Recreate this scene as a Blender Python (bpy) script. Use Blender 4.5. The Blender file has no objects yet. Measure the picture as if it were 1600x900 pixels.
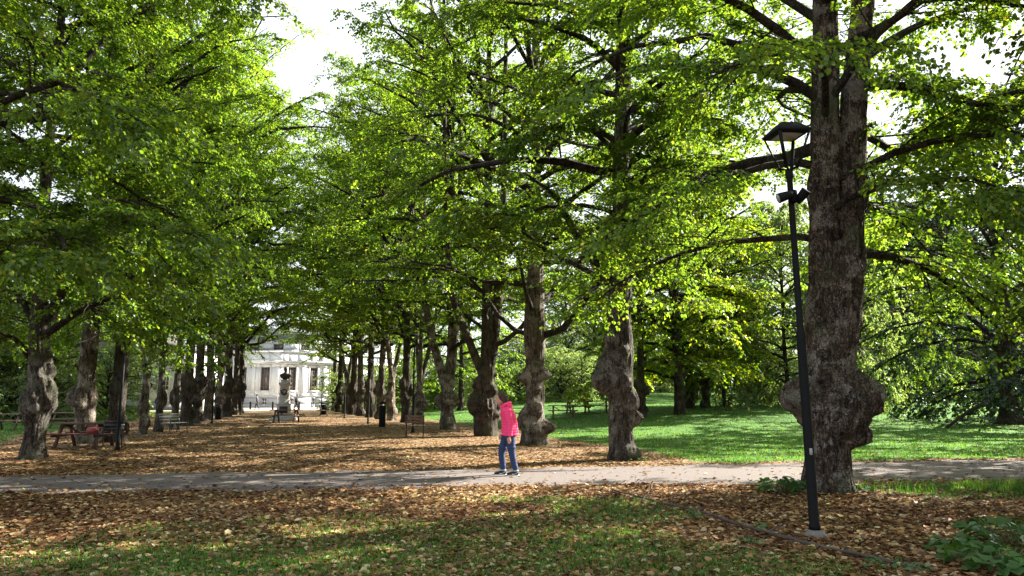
import bpy, math, random
import numpy as np
from math import radians as R_, sin, cos, pi, tan, atan2

# ------------------------------------------------------------------ camera, sky, sun
scene = bpy.context.scene
col = scene.collection
F = 1150.0                       # focal length in pixels of the 1600-wide photograph
PITCH = math.atan((618 - 450) / F)
EYE = 1.6
cam = bpy.data.cameras.new("camera"); camo = bpy.data.objects.new("camera", cam); col.objects.link(camo)
cam.sensor_width = 36; cam.lens = 36 * F / 1600
cam.clip_start = 0.05; cam.clip_end = 5000
camo.location = (0, 0, EYE); camo.rotation_euler = (pi / 2 + PITCH, 0, 0)
scene.camera = camo

SUN_EL, SUN_AZ = R_(33), R_(30)      # azimuth measured from +X towards +Y
sdir = np.array([cos(SUN_EL) * cos(SUN_AZ), cos(SUN_EL) * sin(SUN_AZ), sin(SUN_EL)])
world = bpy.data.worlds.new("World"); scene.world = world; world.use_nodes = True
wt = world.node_tree; bg = wt.nodes["Background"]
sky = wt.nodes.new("ShaderNodeTexSky"); sky.sky_type = 'NISHITA'; sky.sun_disc = False
sky.sun_elevation = SUN_EL; sky.sun_rotation = pi / 2 - SUN_AZ
sky.air_density = 1.0; sky.dust_density = 2.5; sky.ozone_density = 1.0
tcw = wt.nodes.new("ShaderNodeTexCoord"); nw = wt.nodes.new("ShaderNodeTexNoise"); nw.inputs["Scale"].default_value = 1.6; nw.inputs["Detail"].default_value = 6
wt.links.new(tcw.outputs["Generated"], nw.inputs["Vector"])
rw = wt.nodes.new("ShaderNodeMapRange"); wt.links.new(nw.outputs[0], rw.inputs[0]); rw.inputs[1].default_value = .25; rw.inputs[2].default_value = .6; rw.inputs[3].default_value = .45; rw.inputs[4].default_value = .9
mw = wt.nodes.new("ShaderNodeMix"); mw.data_type = 'RGBA'; wt.links.new(rw.outputs[0], mw.inputs[0]); wt.links.new(sky.outputs[0], mw.inputs[6]); mw.inputs[7].default_value = (3.6, 3.75, 3.95, 1)
wt.links.new(mw.outputs[2], bg.inputs[0]); bg.inputs[1].default_value = 0.074
sl = bpy.data.lights.new("sun", 'SUN'); so = bpy.data.objects.new("sun", sl); col.objects.link(so)
sl.energy = 5.0; sl.angle = R_(0.5); sl.color = (1.0, 0.94, 0.84)
from mathutils import Vector
so.rotation_euler = Vector(sdir).to_track_quat('Z', 'Y').to_euler()
scene.view_settings.view_transform = 'Standard'; scene.view_settings.look = 'None'
scene.view_settings.gamma = 1; scene.view_settings.exposure = 2.52
scene.render.film_transparent = False
cy = scene.cycles
cy.max_bounces = 7; cy.diffuse_bounces = 4; cy.glossy_bounces = 2; cy.transmission_bounces = 4
cy.transparent_max_bounces = 4; cy.caustics_reflective = False; cy.caustics_refractive = False
cy.use_denoising = True; cy.sample_clamp_indirect = 6

# ------------------------------------------------------------------ geometry helpers
AX = np.array([-4.7, 18.8]); AU = np.array([0.954, 0.299]); AV = np.array([-0.299, 0.954])
def S(t):
    t = np.clip(t, 0, 1); return t * t * (3 - 2 * t)
def uv_(x, y):
    dx = x - AX[0]; dy = y - AX[1]
    return dx * AU[0] + dy * AU[1], dx * AV[0] + dy * AV[1]
def H(x, y):
    x = np.asarray(x, float); y = np.asarray(y, float)
    u, v = uv_(x, y)
    return 0.95 * S((u - 9) / 14) * S((y - 26) / 30) + 1.6 * S((u - 12) / 20) * S((y - 62) / 60)
def ray(px, py):
    U = (450 - py) / F; X = (px - 800) / F
    return np.array([X, cos(PITCH) - U * sin(PITCH), sin(PITCH) + U * cos(PITCH)])
def P(px, py, Y):
    d = ray(px, py); t = Y / d[1]
    return np.array([d[0] * t, Y, EYE + d[2] * t])
def G(px, py):
    d = ray(px, py)
    Ys = np.linspace(3, 170, 4000); t = Ys / d[1]
    z = EYE + d[2] * t - H(d[0] * t, Ys)
    k = np.argmax(z < 0) if (z < 0).any() else 3999
    x, y = d[0] * t[k], Ys[k]
    return np.array([x, y, float(H(x, y))])

def mk_mesh(name, V, faces, mats=(), smooth=False, mi=None):
    """faces: list of (n,k) int arrays of equal-size polygons"""
    me = bpy.data.meshes.new(name)
    V = np.ascontiguousarray(V, dtype=np.float32)
    if not isinstance(faces, (list, tuple)): faces = [faces]
    faces = [np.asarray(f, dtype=np.int32) for f in faces if len(f)]
    loops = np.concatenate([f.ravel() for f in faces])
    tot = np.concatenate([np.full(len(f), f.shape[1], np.int32) for f in faces])
    start = np.concatenate([[0], np.cumsum(tot)[:-1]]).astype(np.int32)
    me.vertices.add(len(V)); me.vertices.foreach_set("co", V.ravel())
    me.loops.add(len(loops)); me.loops.foreach_set("vertex_index", loops)
    me.polygons.add(len(tot)); me.polygons.foreach_set("loop_start", start); me.polygons.foreach_set("loop_total", tot)
    if smooth: me.polygons.foreach_set("use_smooth", np.ones(len(tot), bool))
    if mi is not None: me.polygons.foreach_set("material_index", np.asarray(mi, np.int32))
    for m in mats: me.materials.append(m)
    me.update(calc_edges=True)
    return me

class MB:
    """collects shapes, builds ONE mesh"""
    def __init__(s): s.V = []; s.F = {}; s.n = 0
    def add(s, V, *Fs):
        V = np.asarray(V, float).reshape(-1, 3)
        for f in Fs:
            f = np.asarray(f, int)
            if len(f): s.F.setdefault(f.shape[1], []).append(f + s.n)
        s.V.append(V); s.n += len(V); return s
    def box(s, c, d, rz=0, bevel=0.0, M=None):
        x, y, z = np.array(d) / 2.0
        if bevel:
            b = min(bevel, x * .9, y * .9, z * .9); pts = []
            prof = [(-z, b), (-z + b, 0), (z - b, 0), (z, b)]
            for zz, inset in prof:
                X, Y = x - inset, y - inset; q = b if inset == 0 else b * .5
                pts += [(-X + q, -Y, zz), (X - q, -Y, zz), (X, -Y + q, zz), (X, Y - q, zz), (X - q, Y, zz), (-X + q, Y, zz), (-X, Y - q, zz), (-X, -Y + q, zz)]
            V = np.array(pts); q4 = []
            for r in range(3):
                for k in range(8):
                    q4.append((r * 8 + k, r * 8 + (k + 1) % 8, (r + 1) * 8 + (k + 1) % 8, (r + 1) * 8 + k))
            caps = [list(range(7, -1, -1)), list(range(24, 32))]
        else:
            V = np.array([(-x, -y, -z), (x, -y, -z), (x, y, -z), (-x, y, -z), (-x, -y, z), (x, -y, z), (x, y, z), (-x, y, z)])
            q4 = [(0, 3, 2, 1), (4, 5, 6, 7), (0, 1, 5, 4), (1, 2, 6, 5), (2, 3, 7, 6), (3, 0, 4, 7)]; caps = []
        if M is not None: V = V @ np.asarray(M).T
        if rz:
            c_, s_ = cos(rz), sin(rz); V = V @ np.array([[c_, -s_, 0], [s_, c_, 0], [0, 0, 1]]).T
        V = V + np.array(c)
        s.add(V, q4, *( [caps] if caps else []))
        return s
    def beam(s, a, b, w, h, up=(0, 0, 1)):
        a = np.array(a, float); b = np.array(b, float); d = b - a; L = np.linalg.norm(d); d /= L
        up = np.array(up, float); x = np.cross(up, d)
        if np.linalg.norm(x) < 1e-4: x = np.array([1, 0, 0.])
        x /= np.linalg.norm(x); z = np.cross(d, x)
        M = np.stack([x, d, z], 1)
        return s.box((a + b) / 2, (w, L, h), M=M)
    def tube(s, pts, rad, n=12, ry=None, closed=True, squash=None):
        pts = np.array(pts, float); k = len(pts)
        rad = np.full(k, rad, float) if np.isscalar(rad) else np.array(rad, float)
        V, q = tubes(pts[None], rad[None], n, squash)
        fs = [q]
        if closed:
            fs.append(np.array([list(range(n - 1, -1, -1)), list(range((k - 1) * n, k * n))]))
        return s.add(V, *fs)
    def lathe(s, c, prof, n=24, sx=1, sy=1, rot=0):
        a = np.arange(n) * 2 * pi / n + rot
        V = np.concatenate([np.stack([np.cos(a) * r * sx, np.sin(a) * r * sy, np.full(n, z)], 1) for r, z in prof]) + np.array(c)
        q = [(r * n + k, r * n + (k + 1) % n, (r + 1) * n + (k + 1) % n, (r + 1) * n + k) for r in range(len(prof) - 1) for k in range(n)]
        return s.add(V, q, [list(range(n - 1, -1, -1)), list(range((len(prof) - 1) * n, len(prof) * n))])
    def ball(s, c, r, n=16, sc=(1, 1, 1)):
        th = np.linspace(0, pi, n // 2 + 1); prof = [(max(r * sin(t), r * .02), -r * cos(t)) for t in th]
        m = MB(); m.lathe((0, 0, 0), prof, n)
        V = np.concatenate(m.V) * np.array(sc) + np.array(c)
        return s.add(V, *[np.concatenate(v) for v in m.F.values()])
    def data(s, name, mat, smooth=False):
        return mk_mesh(name, np.concatenate(s.V), [np.concatenate(v) for v in s.F.values()], [mat] if mat else [], smooth)
    def build(s, name, mat, parent=None, smooth=False):
        return link(name, s.data(name, mat, smooth), parent)

def tubes(Pn, Rn, n=6, squash=None):
    """N polylines of K points -> vertices, quads"""
    Pn = np.asarray(Pn, float); N, K, _ = Pn.shape
    T = np.gradient(Pn, axis=1); T /= np.linalg.norm(T, axis=2, keepdims=True) + 1e-9
    ref = np.zeros_like(T); ref[..., 2] = 1
    m0 = np.abs(T[:, 0, 2]) > .8
    ref[m0] = np.array([0, 1.0, 0])
    A = np.cross(T, ref); A /= np.linalg.norm(A, axis=2, keepdims=True) + 1e-9
    B = np.cross(T, A)
    a = np.arange(n) * 2 * pi / n
    sa = 1.0 if squash is None else squash
    V = Pn[:, :, None] + Rn[:, :, None, None] * (A[:, :, None] * np.cos(a)[None, None, :, None] * sa + B[:, :, None] * np.sin(a)[None, None, :, None])
    base = (np.arange(N) * K * n)[:, None, None]
    r = (np.arange(K - 1) * n)[None, :, None]; k = np.arange(n)[None, None, :]; k2 = (k + 1) % n
    q = np.stack([base + r + k, base + r + k2, base + r + n + k2, base + r + n + k], -1).reshape(-1, 4)
    return V.reshape(-1, 3), q

def link(name, data, parent=None):
    o = bpy.data.objects.new(name, data); col.objects.link(o)
    if parent is not None: o.parent = parent
    return o
def tag(o, label=None, cat=None, group=None, kind=None):
    if label: o["label"] = label
    if cat: o["category"] = cat
    if group: o["group"] = group
    if kind: o["kind"] = kind
    return o
def empty(name, loc, rz=0, **k):
    o = bpy.data.objects.new(name, None); col.objects.link(o); o.location = loc; o.rotation_euler.z = rz
    o.empty_display_size = .2
    return tag(o, **k)
def copy_tree(o, parent=None):
    c = o.copy(); col.objects.link(c); c.parent = parent
    for ch in list(o.children): copy_tree(ch, c)
    return c
def baked(o, voxel, smooth_it=0):
    m = o.modifiers.new("r", 'REMESH'); m.mode = 'VOXEL'; m.voxel_size = voxel; m.use_smooth_shade = True
    if smooth_it:
        s_ = o.modifiers.new("s", 'SMOOTH'); s_.iterations = smooth_it; s_.factor = .5
    dg = bpy.context.evaluated_depsgraph_get(); dg.update()
    me = bpy.data.meshes.new_from_object(o.evaluated_get(dg)); me.name = o.name
    o.modifiers.clear(); o.data = me
    return o

def vn(x, y, z, seed=0):
    """3-D value noise in -1..1"""
    x = np.asarray(x, float); y = np.asarray(y, float) + np.zeros_like(x); z = np.asarray(z, float) + np.zeros_like(x)
    xi, yi, zi = np.floor(x).astype(np.int64), np.floor(y).astype(np.int64), np.floor(z).astype(np.int64)
    fx, fy, fz = x - xi, y - yi, z - zi
    fx, fy, fz = fx * fx * (3 - 2 * fx), fy * fy * (3 - 2 * fy), fz * fz * (3 - 2 * fz)
    def h(i, j, k):
        n = (i * 374761393 + j * 668265263 + k * 2147483647 + seed * 974634777) & 0xffffffff
        n = ((n ^ (n >> 13)) * 1274126177) & 0xffffffff
        return ((n ^ (n >> 16)) & 0xffff) / 32767.5 - 1
    r = 0
    for a in (0, 1):
        for b in (0, 1):
            for c in (0, 1):
                w = (fx if a else 1 - fx) * (fy if b else 1 - fy) * (fz if c else 1 - fz)
                r = r + w * h(xi + a, yi + b, zi + c)
    return r

# ------------------------------------------------------------------ materials
def mat(name):
    m = bpy.data.materials.new(name); m.use_nodes = True; nt = m.node_tree; nt.nodes.clear()
    out = nt.nodes.new("ShaderNodeOutputMaterial"); return m, nt, out
def N(nt, t, **k):
    n = nt.nodes.new("ShaderNode" + t)
    for a, b in k.items():
        if a in ("operation", "blend_type", "data_type", "feature", "distance", "attribute_name", "noise_dimensions", "clamp"): setattr(n, a, b)
        else: n.inputs[a].default_value = b
    return n
def ramp(nt, fac, stops, interp='LINEAR'):
    n = nt.nodes.new("ShaderNodeValToRGB"); cr = n.color_ramp; cr.interpolation = interp
    while len(cr.elements) < len(stops): cr.elements.new(.5)
    for e, (p, c) in zip(cr.elements, stops): e.position = p; e.color = (*c, 1) if len(c) == 3 else c
    nt.links.new(fac, n.inputs[0]); return n.outputs[0]
def mixc(nt, f, a, b, bt='MIX'):
    n = nt.nodes.new("ShaderNodeMix"); n.data_type = 'RGBA'; n.blend_type = bt
    for sock, v in ((0, f), (6, a), (7, b)):
        if hasattr(v, "is_linked") or hasattr(v, "links"): nt.links.new(v, n.inputs[sock])
        else: n.inputs[sock].default_value = v if sock == 0 else ((*v, 1) if len(v) == 3 else v)
    return n.outputs[2]
def simple(name, c, rough=.6, metal=0, noise=.15, scale=30, bump=.0, spec=.5):
    m, nt, out = mat(name); p = N(nt, "BsdfPrincipled", Roughness=rough, Metallic=metal); p.inputs["Specular IOR Level"].default_value = spec
    tc = N(nt, "TexCoord"); nz = N(nt, "TexNoise", Scale=scale, Detail=5.0); nt.links.new(tc.outputs["Object"], nz.inputs["Vector"])
    lo = tuple(v * (1 - noise) for v in c); hi = tuple(min(1, v * (1 + noise)) for v in c)
    nt.links.new(ramp(nt, nz.outputs[0], [(.3, lo), (.7, hi)]), p.inputs["Base Color"])
    if bump:
        b = N(nt, "Bump", Strength=bump, Distance=.02); nt.links.new(nz.outputs[0], b.inputs["Height"]); nt.links.new(b.outputs[0], p.inputs["Normal"])
    nt.links.new(p.outputs[0], out.inputs[0]); return m

def leaf_mat(name, stops, trans, tstr=.5, obj_var=.25, gloss=.025):
    """thin leaf: diffuse + translucent, one shade per leaf"""
    m, nt, out = mat(name)
    g = N(nt, "NewGeometry"); oi = N(nt, "ObjectInfo")
    c = ramp(nt, g.outputs["Random Per Island"], stops)
    tc = N(nt, "TexCoord"); nz = N(nt, "TexNoise", Scale=.55, Detail=2.0); nt.links.new(tc.outputs["Object"], nz.inputs["Vector"])
    hv = N(nt, "HueSaturation"); nt.links.new(c, hv.inputs["Color"])
    mr = N(nt, "MapRange"); nt.links.new(nz.outputs[0], mr.inputs[0]); mr.inputs[1].default_value = .3; mr.inputs[2].default_value = .7; mr.inputs[3].default_value = .488; mr.inputs[4].default_value = .508
    nt.links.new(mr.outputs[0], hv.inputs["Hue"])
    mv = N(nt, "MapRange"); nt.links.new(oi.outputs["Random"], mv.inputs[0]); mv.inputs[3].default_value = 1 - obj_var; mv.inputs[4].default_value = 1 + obj_var
    nt.links.new(mv.outputs[0], hv.inputs["Value"])
    d = N(nt, "BsdfDiffuse"); nt.links.new(hv.outputs[0], d.inputs[0])
    tcx = mixc(nt, 1.0, hv.outputs[0], trans, 'MULTIPLY')
    t = N(nt, "BsdfTranslucent"); nt.links.new(tcx, t.inputs[0])
    mx = N(nt, "MixShader"); mx.inputs[0].default_value = tstr
    nt.links.new(d.outputs[0], mx.inputs[1]); nt.links.new(t.outputs[0], mx.inputs[2])
    gl = N(nt, "BsdfGlossy", Roughness=.42); gl.inputs[0].default_value = (.9, .95, 1, 1)
    m2 = N(nt, "MixShader"); m2.inputs[0].default_value = gloss
    nt.links.new(mx.outputs[0], m2.inputs[1]); nt.links.new(gl.outputs[0], m2.inputs[2])
    nt.links.new(m2.outputs[0], out.inputs[0]); return m

def bark_mat(name, dark, mid, pale, patch=.5, zs=.17, sc=9.0):
    m, nt, out = mat(name); p = N(nt, "BsdfPrincipled", Roughness=.92); p.inputs["Specular IOR Level"].default_value = .2
    tc = N(nt, "TexCoord"); mp = N(nt, "Mapping"); mp.inputs["Scale"].default_value = (1, 1, zs); nt.links.new(tc.outputs["Object"], mp.inputs[0])
    n1 = N(nt, "TexNoise", Scale=sc * 1.6, Detail=8.0, Roughness=.65); nt.links.new(mp.outputs[0], n1.inputs["Vector"])
    v1 = N(nt, "TexVoronoi", Scale=sc * 2.4); v1.feature = 'DISTANCE_TO_EDGE'
    dn = N(nt, "TexNoise", Scale=7.0, Detail=4.0); nt.links.new(tc.outputs["Object"], dn.inputs["Vector"])
    dm = N(nt, "VectorMath", operation='MULTIPLY_ADD'); nt.links.new(dn.outputs["Color"], dm.inputs[0]); dm.inputs[1].default_value = (.22, .22, .16); nt.links.new(mp.outputs[0], dm.inputs[2]); nt.links.new(dm.outputs[0], v1.inputs["Vector"])
    n2 = N(nt, "TexNoise", Scale=2.6, Detail=6.0, Roughness=.62); nt.links.new(tc.outputs["Object"], n2.inputs["Vector"])
    n3 = N(nt, "TexNoise", Scale=38, Detail=4.0); nt.links.new(tc.outputs["Object"], n3.inputs["Vector"])
    c = ramp(nt, n1.outputs[0], [(.38, tuple(v * .7 for v in dark)), (.5, mid), (.62, tuple(v * 1.5 for v in mid))])
    crack = ramp(nt, v1.outputs[0], [(0, (.12, .10, .09)), (.16, (1, 1, 1))])
    c = mixc(nt, .75, c, crack, 'MULTIPLY')
    sm = N(nt, "Math", operation='ADD'); nt.links.new(n2.outputs[0], sm.inputs[0])
    q = N(nt, "Math", operation='MULTIPLY'); nt.links.new(n3.outputs[0], q.inputs[0]); q.inputs[1].default_value = .35; nt.links.new(q.outputs[0], sm.inputs[1])
    f = ramp(nt, sm.outputs[0], [(.69, (0, 0, 0)), (.75, (patch,) * 3)])
    c = mixc(nt, f, c, pale)
    n4 = N(nt, "TexNoise", Scale=1.3, Detail=4.0); nt.links.new(tc.outputs["Object"], n4.inputs["Vector"])
    f2 = ramp(nt, n4.outputs[0], [(.52, (0, 0, 0)), (.7, (.75, .75, .75))])
    c = mixc(nt, f2, c, (.05, .062, .022))
    nt.links.new(c, p.inputs["Base Color"])
    hsum = N(nt, "Math", operation='MULTIPLY'); nt.links.new(n1.outputs[0], hsum.inputs[0]); nt.links.new(crack, hsum.inputs[1])
    b = N(nt, "Bump", Strength=1.0, Distance=.06); nt.links.new(hsum.outputs[0], b.inputs["Height"]); nt.links.new(b.outputs[0], p.inputs["Normal"])
    nt.links.new(p.outputs[0], out.inputs[0]); return m

M_bark = bark_mat("bark_grey", (.030, .024, .018), (.095, .080, .064), (.32, .30, .26), .5)
M_bark_big = bark_mat("bark_brown", (.026, .019, .014), (.09, .067, .05), (.36, .33, .29), .5, zs=.3, sc=7)
M_bark_pale = bark_mat("bark_pale", (.042, .032, .024), (.145, .115, .086), (.44, .40, .33), .65)
M_bark_dark = bark_mat("bark_dark", (.025, .02, .015), (.07, .055, .042), (.18, .16, .13), .4)

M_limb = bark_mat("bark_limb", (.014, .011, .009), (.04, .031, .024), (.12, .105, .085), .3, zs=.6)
GREEN = [(0, (.036, .080, .013)), (.45, (.052, .110, .016)), (.85, (.078, .142, .020)), (.99, (.12, .17, .025)), (1, (.22, .22, .05))]
YEL = [(0, (.055, .125, .010)), (.5, (.09, .165, .012)), (.9, (.15, .21, .015)), (1, (.28, .26, .04))]
PALE = [(0, (.055, .10, .04)), (.5, (.085, .135, .05)), (1, (.14, .175, .06))]
DARK = [(0, (.016, .04, .014)), (.6, (.028, .062, .018)), (1, (.06, .1, .02))]
M_leaf = leaf_mat("lime_leaf", GREEN, (3.7, 3.1, 1.0), .54)
M_leafy = leaf_mat("lime_leaf_yellow", YEL, (3.4, 2.8, .8), .56)
M_leafp = leaf_mat("birch_leaf", PALE, (3.2, 2.9, 1.5), .54)
M_leafd = leaf_mat("dark_leaf", DARK, (1.8, 1.8, .8), .35, gloss=.04)
M_plant = leaf_mat("plant_leaf", [(0, (.03, .09, .015)), (1, (.07, .16, .03))], (1.8, 1.8, .8), .35, gloss=.06)
M_grass = leaf_mat("grass_blade", [(0, (.03, .095, .012)), (.6, (.055, .15, .018)), (.9, (.10, .19, .025)), (1, (.22, .22, .08))], (2.0, 1.9, .8), .4, gloss=.03)
M_litter = leaf_mat("fallen_leaf", [(0, (.06, .034, .019)), (.32, (.125, .065, .031)), (.58, (.215, .112, .046)), (.78, (.30, .18, .075)), (.88, (.38, .28, .13)), (.96, (.46, .40, .25)), (1, (.42, .38, .12))],
                    (1.2, 1.0, .8), .2, gloss=.02)
M_metal = simple("black_paint", (.006, .0065, .007), .65, 0, .3, 40, .05, .12)
M_iron = simple("dark_iron", (.02, .02, .022), .5, .3, .3)
M_conc = simple("concrete_foot", (.13, .12, .11), .9, 0, .25, 25, .3)
M_glassd = simple("lamp_diffuser", (.32, .33, .33), .35, 0, .04)
M_wood = simple("table_wood_brown", (.13, .085, .06), .75, 0, .4, 14, .3)
M_woodr = simple("table_wood_red", (.085, .032, .026), .7, 0, .4, 14, .3)
M_redp = simple("red_plastic", (.22, .025, .03), .5)
M_grey = simple("bench_grey", (.30, .30, .29), .7)
M_white = simple("white_paint", (.75, .75, .72), .5, 0, .05)

# ------------------------------------------------------------------ ground
def path_y(x, side):           # side 0 near edge, 1 far edge
    x = np.asarray(x, float)
    n = 13.45 + .115 * x + .0016 * x * x; f = 16.75 + .17 * x
    w = .20 * vn(x * .9, side * 7.3, 0, 5) + .12 * vn(x * 3.1, side * 3, 0, 6)
    return np.where(side > .5, f, n) + w
def grass_amount(x, y):
    u, v = uv_(x, y)
    nz = .55 * vn(x * .25, y * .25, 0, 1) + .3 * vn(x * .9, y * .9, 0, 2) + .15 * vn(x * 3, y * 3, 0, 3)
    beyond = y > path_y(x, 1)
    # lawn on the right of the avenue, lawn on the left
    gr = S((u - 8.0 + 1.2 * nz) / 1.6) * S((y - path_y(x, 1) - .25 - .3 * nz) / .5)
    gl = S((-u - 9.6 + 1.5 * nz) / 2.0)
    far = S((v - 66) / 3) * .0
    g = np.maximum(np.maximum(gr, gl), far)
    # foreground patches
    fg = 0 * x
    for cx, cy_, rx, ry, a in ((-2.3, 7.4, 2.1, 1.1, 1.1), (-.9, 9.2, 1.8, 1.4, .6), (1.0, 7.8, 1.5, 1.8, .9), (1.6, 10.8, 1.1, .9, .75), (.2, 11.7, 2.2, .5, .6), (9.0, 12.6, 2.6, .8, .95), (2.4, 7.0, .8, .7, .5),
                             (-3.9, 9.4, 1.2, .5, .25), (6.4, 9.7, .7, .5, .4)):
        fg = fg + a * np.exp(-((x - cx) / rx) ** 2 - ((y - cy_) / ry) ** 2)
    fg = np.clip(fg * .74 + .5 * nz, 0, 1) * .88
    return np.where(beyond, g, fg)

def axis(lo, hi, step, ext, n):
    core = np.arange(lo, hi + 1e-6, step)
    k = (np.arange(1, n + 1) / n) ** 2.4
    return np.concatenate([(lo - k * ext)[::-1], core, hi + k * ext])
gx = axis(-26, 32, .3, 1800, 30); gy = axis(2, 62, .3, 1800, 30)
XX, YY = np.meshgrid(gx, gy, indexing='ij'); ZZ = H(XX, YY)
nxg, nyg = XX.shape
i, j = np.meshgrid(np.arange(nxg - 1), np.arange(nyg - 1), indexing='ij'); b = (i * nyg + j).ravel()
gm = mk_mesh("ground", np.stack([XX, YY, ZZ], -1).reshape(-1, 3), [np.stack([b, b + nyg, b + nyg + 1, b + 1], 1)], (), True)
ga = gm.attributes.new("grass", 'FLOAT', 'POINT'); ga.data.foreach_set("value", grass_amount(XX, YY).ravel().astype(np.float32))
M_ground, nt, out = mat("ground_cover")
tc = N(nt, "TexCoord"); at = N(nt, "Attribute"); at.attribute_name = "grass"
vo = N(nt, "TexVoronoi", Scale=17.0); nt.links.new(tc.outputs["Object"], vo.inputs["Vector"])
sep = N(nt, "SeparateColor"); nt.links.new(vo.outputs["Color"], sep.inputs[0])
lit = ramp(nt, sep.outputs[0], [(0, (.045, .028, .018)), (.35, (.10, .058, .032)), (.6, (.18, .105, .05)), (.8, (.27, .175, .08)), (1, (.38, .28, .14))])
nz = N(nt, "TexNoise", Scale=45, Detail=6.0); nt.links.new(tc.outputs["Object"], nz.inputs["Vector"])
nb = N(nt, "TexNoise", Scale=.7, Detail=5.0, Roughness=.6); nt.links.new(tc.outputs["Object"], nb.inputs["Vector"])
lit = mixc(nt, ramp(nt, nb.outputs[0], [(.45, (0, 0, 0)), (.75, (.55, .55, .55))]), lit, (.065, .048, .036))
grs = ramp(nt, nz.outputs[0], [(.3, (.025, .07, .010)), (.55, (.05, .13, .017)), (.75, (.09, .18, .027))])
grs = mixc(nt, ramp(nt, nb.outputs[0], [(.4, (0, 0, 0)), (.7, (.5, .5, .5))]), grs, (.075, .13, .02))
am = N(nt, "Math", operation='ADD'); nt.links.new(at.outputs["Fac"], am.inputs[0])
nm = N(nt, "Math", operation='MULTIPLY_ADD'); nt.links.new(nz.outputs[0], nm.inputs[0]); nm.inputs[1].default_value = .9; nm.inputs[2].default_value = -.45
nt.links.new(nm.outputs[0], am.inputs[1])
cg = mixc(nt, ramp(nt, am.outputs[0], [(.34, (0, 0, 0)), (.66, (1, 1, 1))]), lit, grs)
p = N(nt, "BsdfPrincipled", Roughness=.95); p.inputs["Specular IOR Level"].default_value = .15
nt.links.new(cg, p.inputs["Base Color"])
b_ = N(nt, "Bump", Strength=.5, Distance=.02); nt.links.new(vo.outputs["Distance"], b_.inputs["Height"]); nt.links.new(b_.outputs[0], p.inputs["Normal"])
nt.links.new(p.outputs[0], out.inputs[0])
gm.materials.append(M_ground)
tag(link("ground", gm), "leaf-covered park ground with lawn on both sides of the avenue", "ground", kind="structure")

# gravel path
xs = np.arange(-48, 40.1, .25); rows = []
for t in np.linspace(0, 1, 7):
    yy = path_y(xs, 0) * (1 - t) + path_y(xs, 1) * t
    rows.append(np.stack([xs, yy, H(xs, yy) + .005 + .02 * sin(pi * t)], 1))
V = np.stack(rows); k, n_ = V.shape[:2]
i, j = np.meshgrid(np.arange(k - 1), np.arange(n_ - 1), indexing='ij'); b = (i * n_ + j).ravel()
M_path, nt, out = mat("gravel")
tc = N(nt, "TexCoord"); n1 = N(nt, "TexNoise", Scale=70, Detail=6.0, Roughness=.7); n2 = N(nt, "TexNoise", Scale=1.1, Detail=6.0); n3 = N(nt, "TexVoronoi", Scale=9.0)
for q in (n1, n2, n3): nt.links.new(tc.outputs["Object"], q.inputs["Vector"])
c = ramp(nt, n1.outputs[0], [(.3, (.07, .058, .053)), (.7, (.175, .15, .14))])
c = mixc(nt, ramp(nt, n2.outputs[0], [(.4, (0, 0, 0)), (.7, (.6, .6, .6))]), c, (.125, .105, .096))
c = mixc(nt, ramp(nt, n3.outputs["Distance"], [(.07, (.8, .8, .8)), (.13, (0, 0, 0))]), c, (.30, .20, .08))
p = N(nt, "BsdfPrincipled", Roughness=.95); p.inputs["Specular IOR Level"].default_value = .2; nt.links.new(c, p.inputs["Base Color"])
b_ = N(nt, "Bump", Strength=.5, Distance=.01); nt.links.new(n1.outputs[0], b_.inputs["Height"]); nt.links.new(b_.outputs[0], p.inputs["Normal"]); nt.links.new(p.outputs[0], out.inputs[0])
tag(link("path", mk_mesh("path", V.reshape(-1, 3), [np.stack([b, b + 1, b + n_ + 1, b + n_], 1)], [M_path], True)), "grey gravel path crossing in front of the avenue", "path", kind="structure")
# pale gravel square in front of the building
sq = []
for (u, v) in ((-16, 66), (15, 64), (26, 82), (26, 100), (-30, 100), (-30, 72)):
    q = AX + AU * u + AV * v; sq.append((q[0], q[1], .008))
me = bpy.data.meshes.new("forecourt"); me.from_pydata(sq, [], [tuple(range(6))]); me.materials.append(simple("forecourt_gravel", (.34, .29, .24), .95, 0, .2, 20, .2))
tag(link("forecourt", me), "pale gravel forecourt in front of the white building", "forecourt", kind="structure")

# ------------------------------------------------------------------ leaves
T6 = np.array([(0, 0, 0), (.12, .36, .10), (.52, .42, .10), (1, 0, -.04), (.52, -.42, .10), (.12, -.36, .10)])
def leaves(pos, d, nrm, size, tmpl=T6, wid=1.0):
    """pos, d (long axis), nrm arrays (n,3); -> V, quads"""
    d = d / (np.linalg.norm(d, axis=1, keepdims=True) + 1e-9)
    s = np.cross(nrm, d); s /= np.linalg.norm(s, axis=1, keepdims=True) + 1e-9
    n = np.cross(d, s); size = size[:, None, None]
    V = pos[:, None] + size * (tmpl[None, :, 0:1] * d[:, None] + wid * tmpl[None, :, 1:2] * s[:, None] + tmpl[None, :, 2:3] * n[:, None])
    b = (np.arange(len(pos)) * 6)[:, None]
    q = np.concatenate([b + np.array([0, 3, 2, 1]), b + np.array([0, 5, 4, 3])], 1).reshape(-1, 4)
    return V.reshape(-1, 3), q

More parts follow.
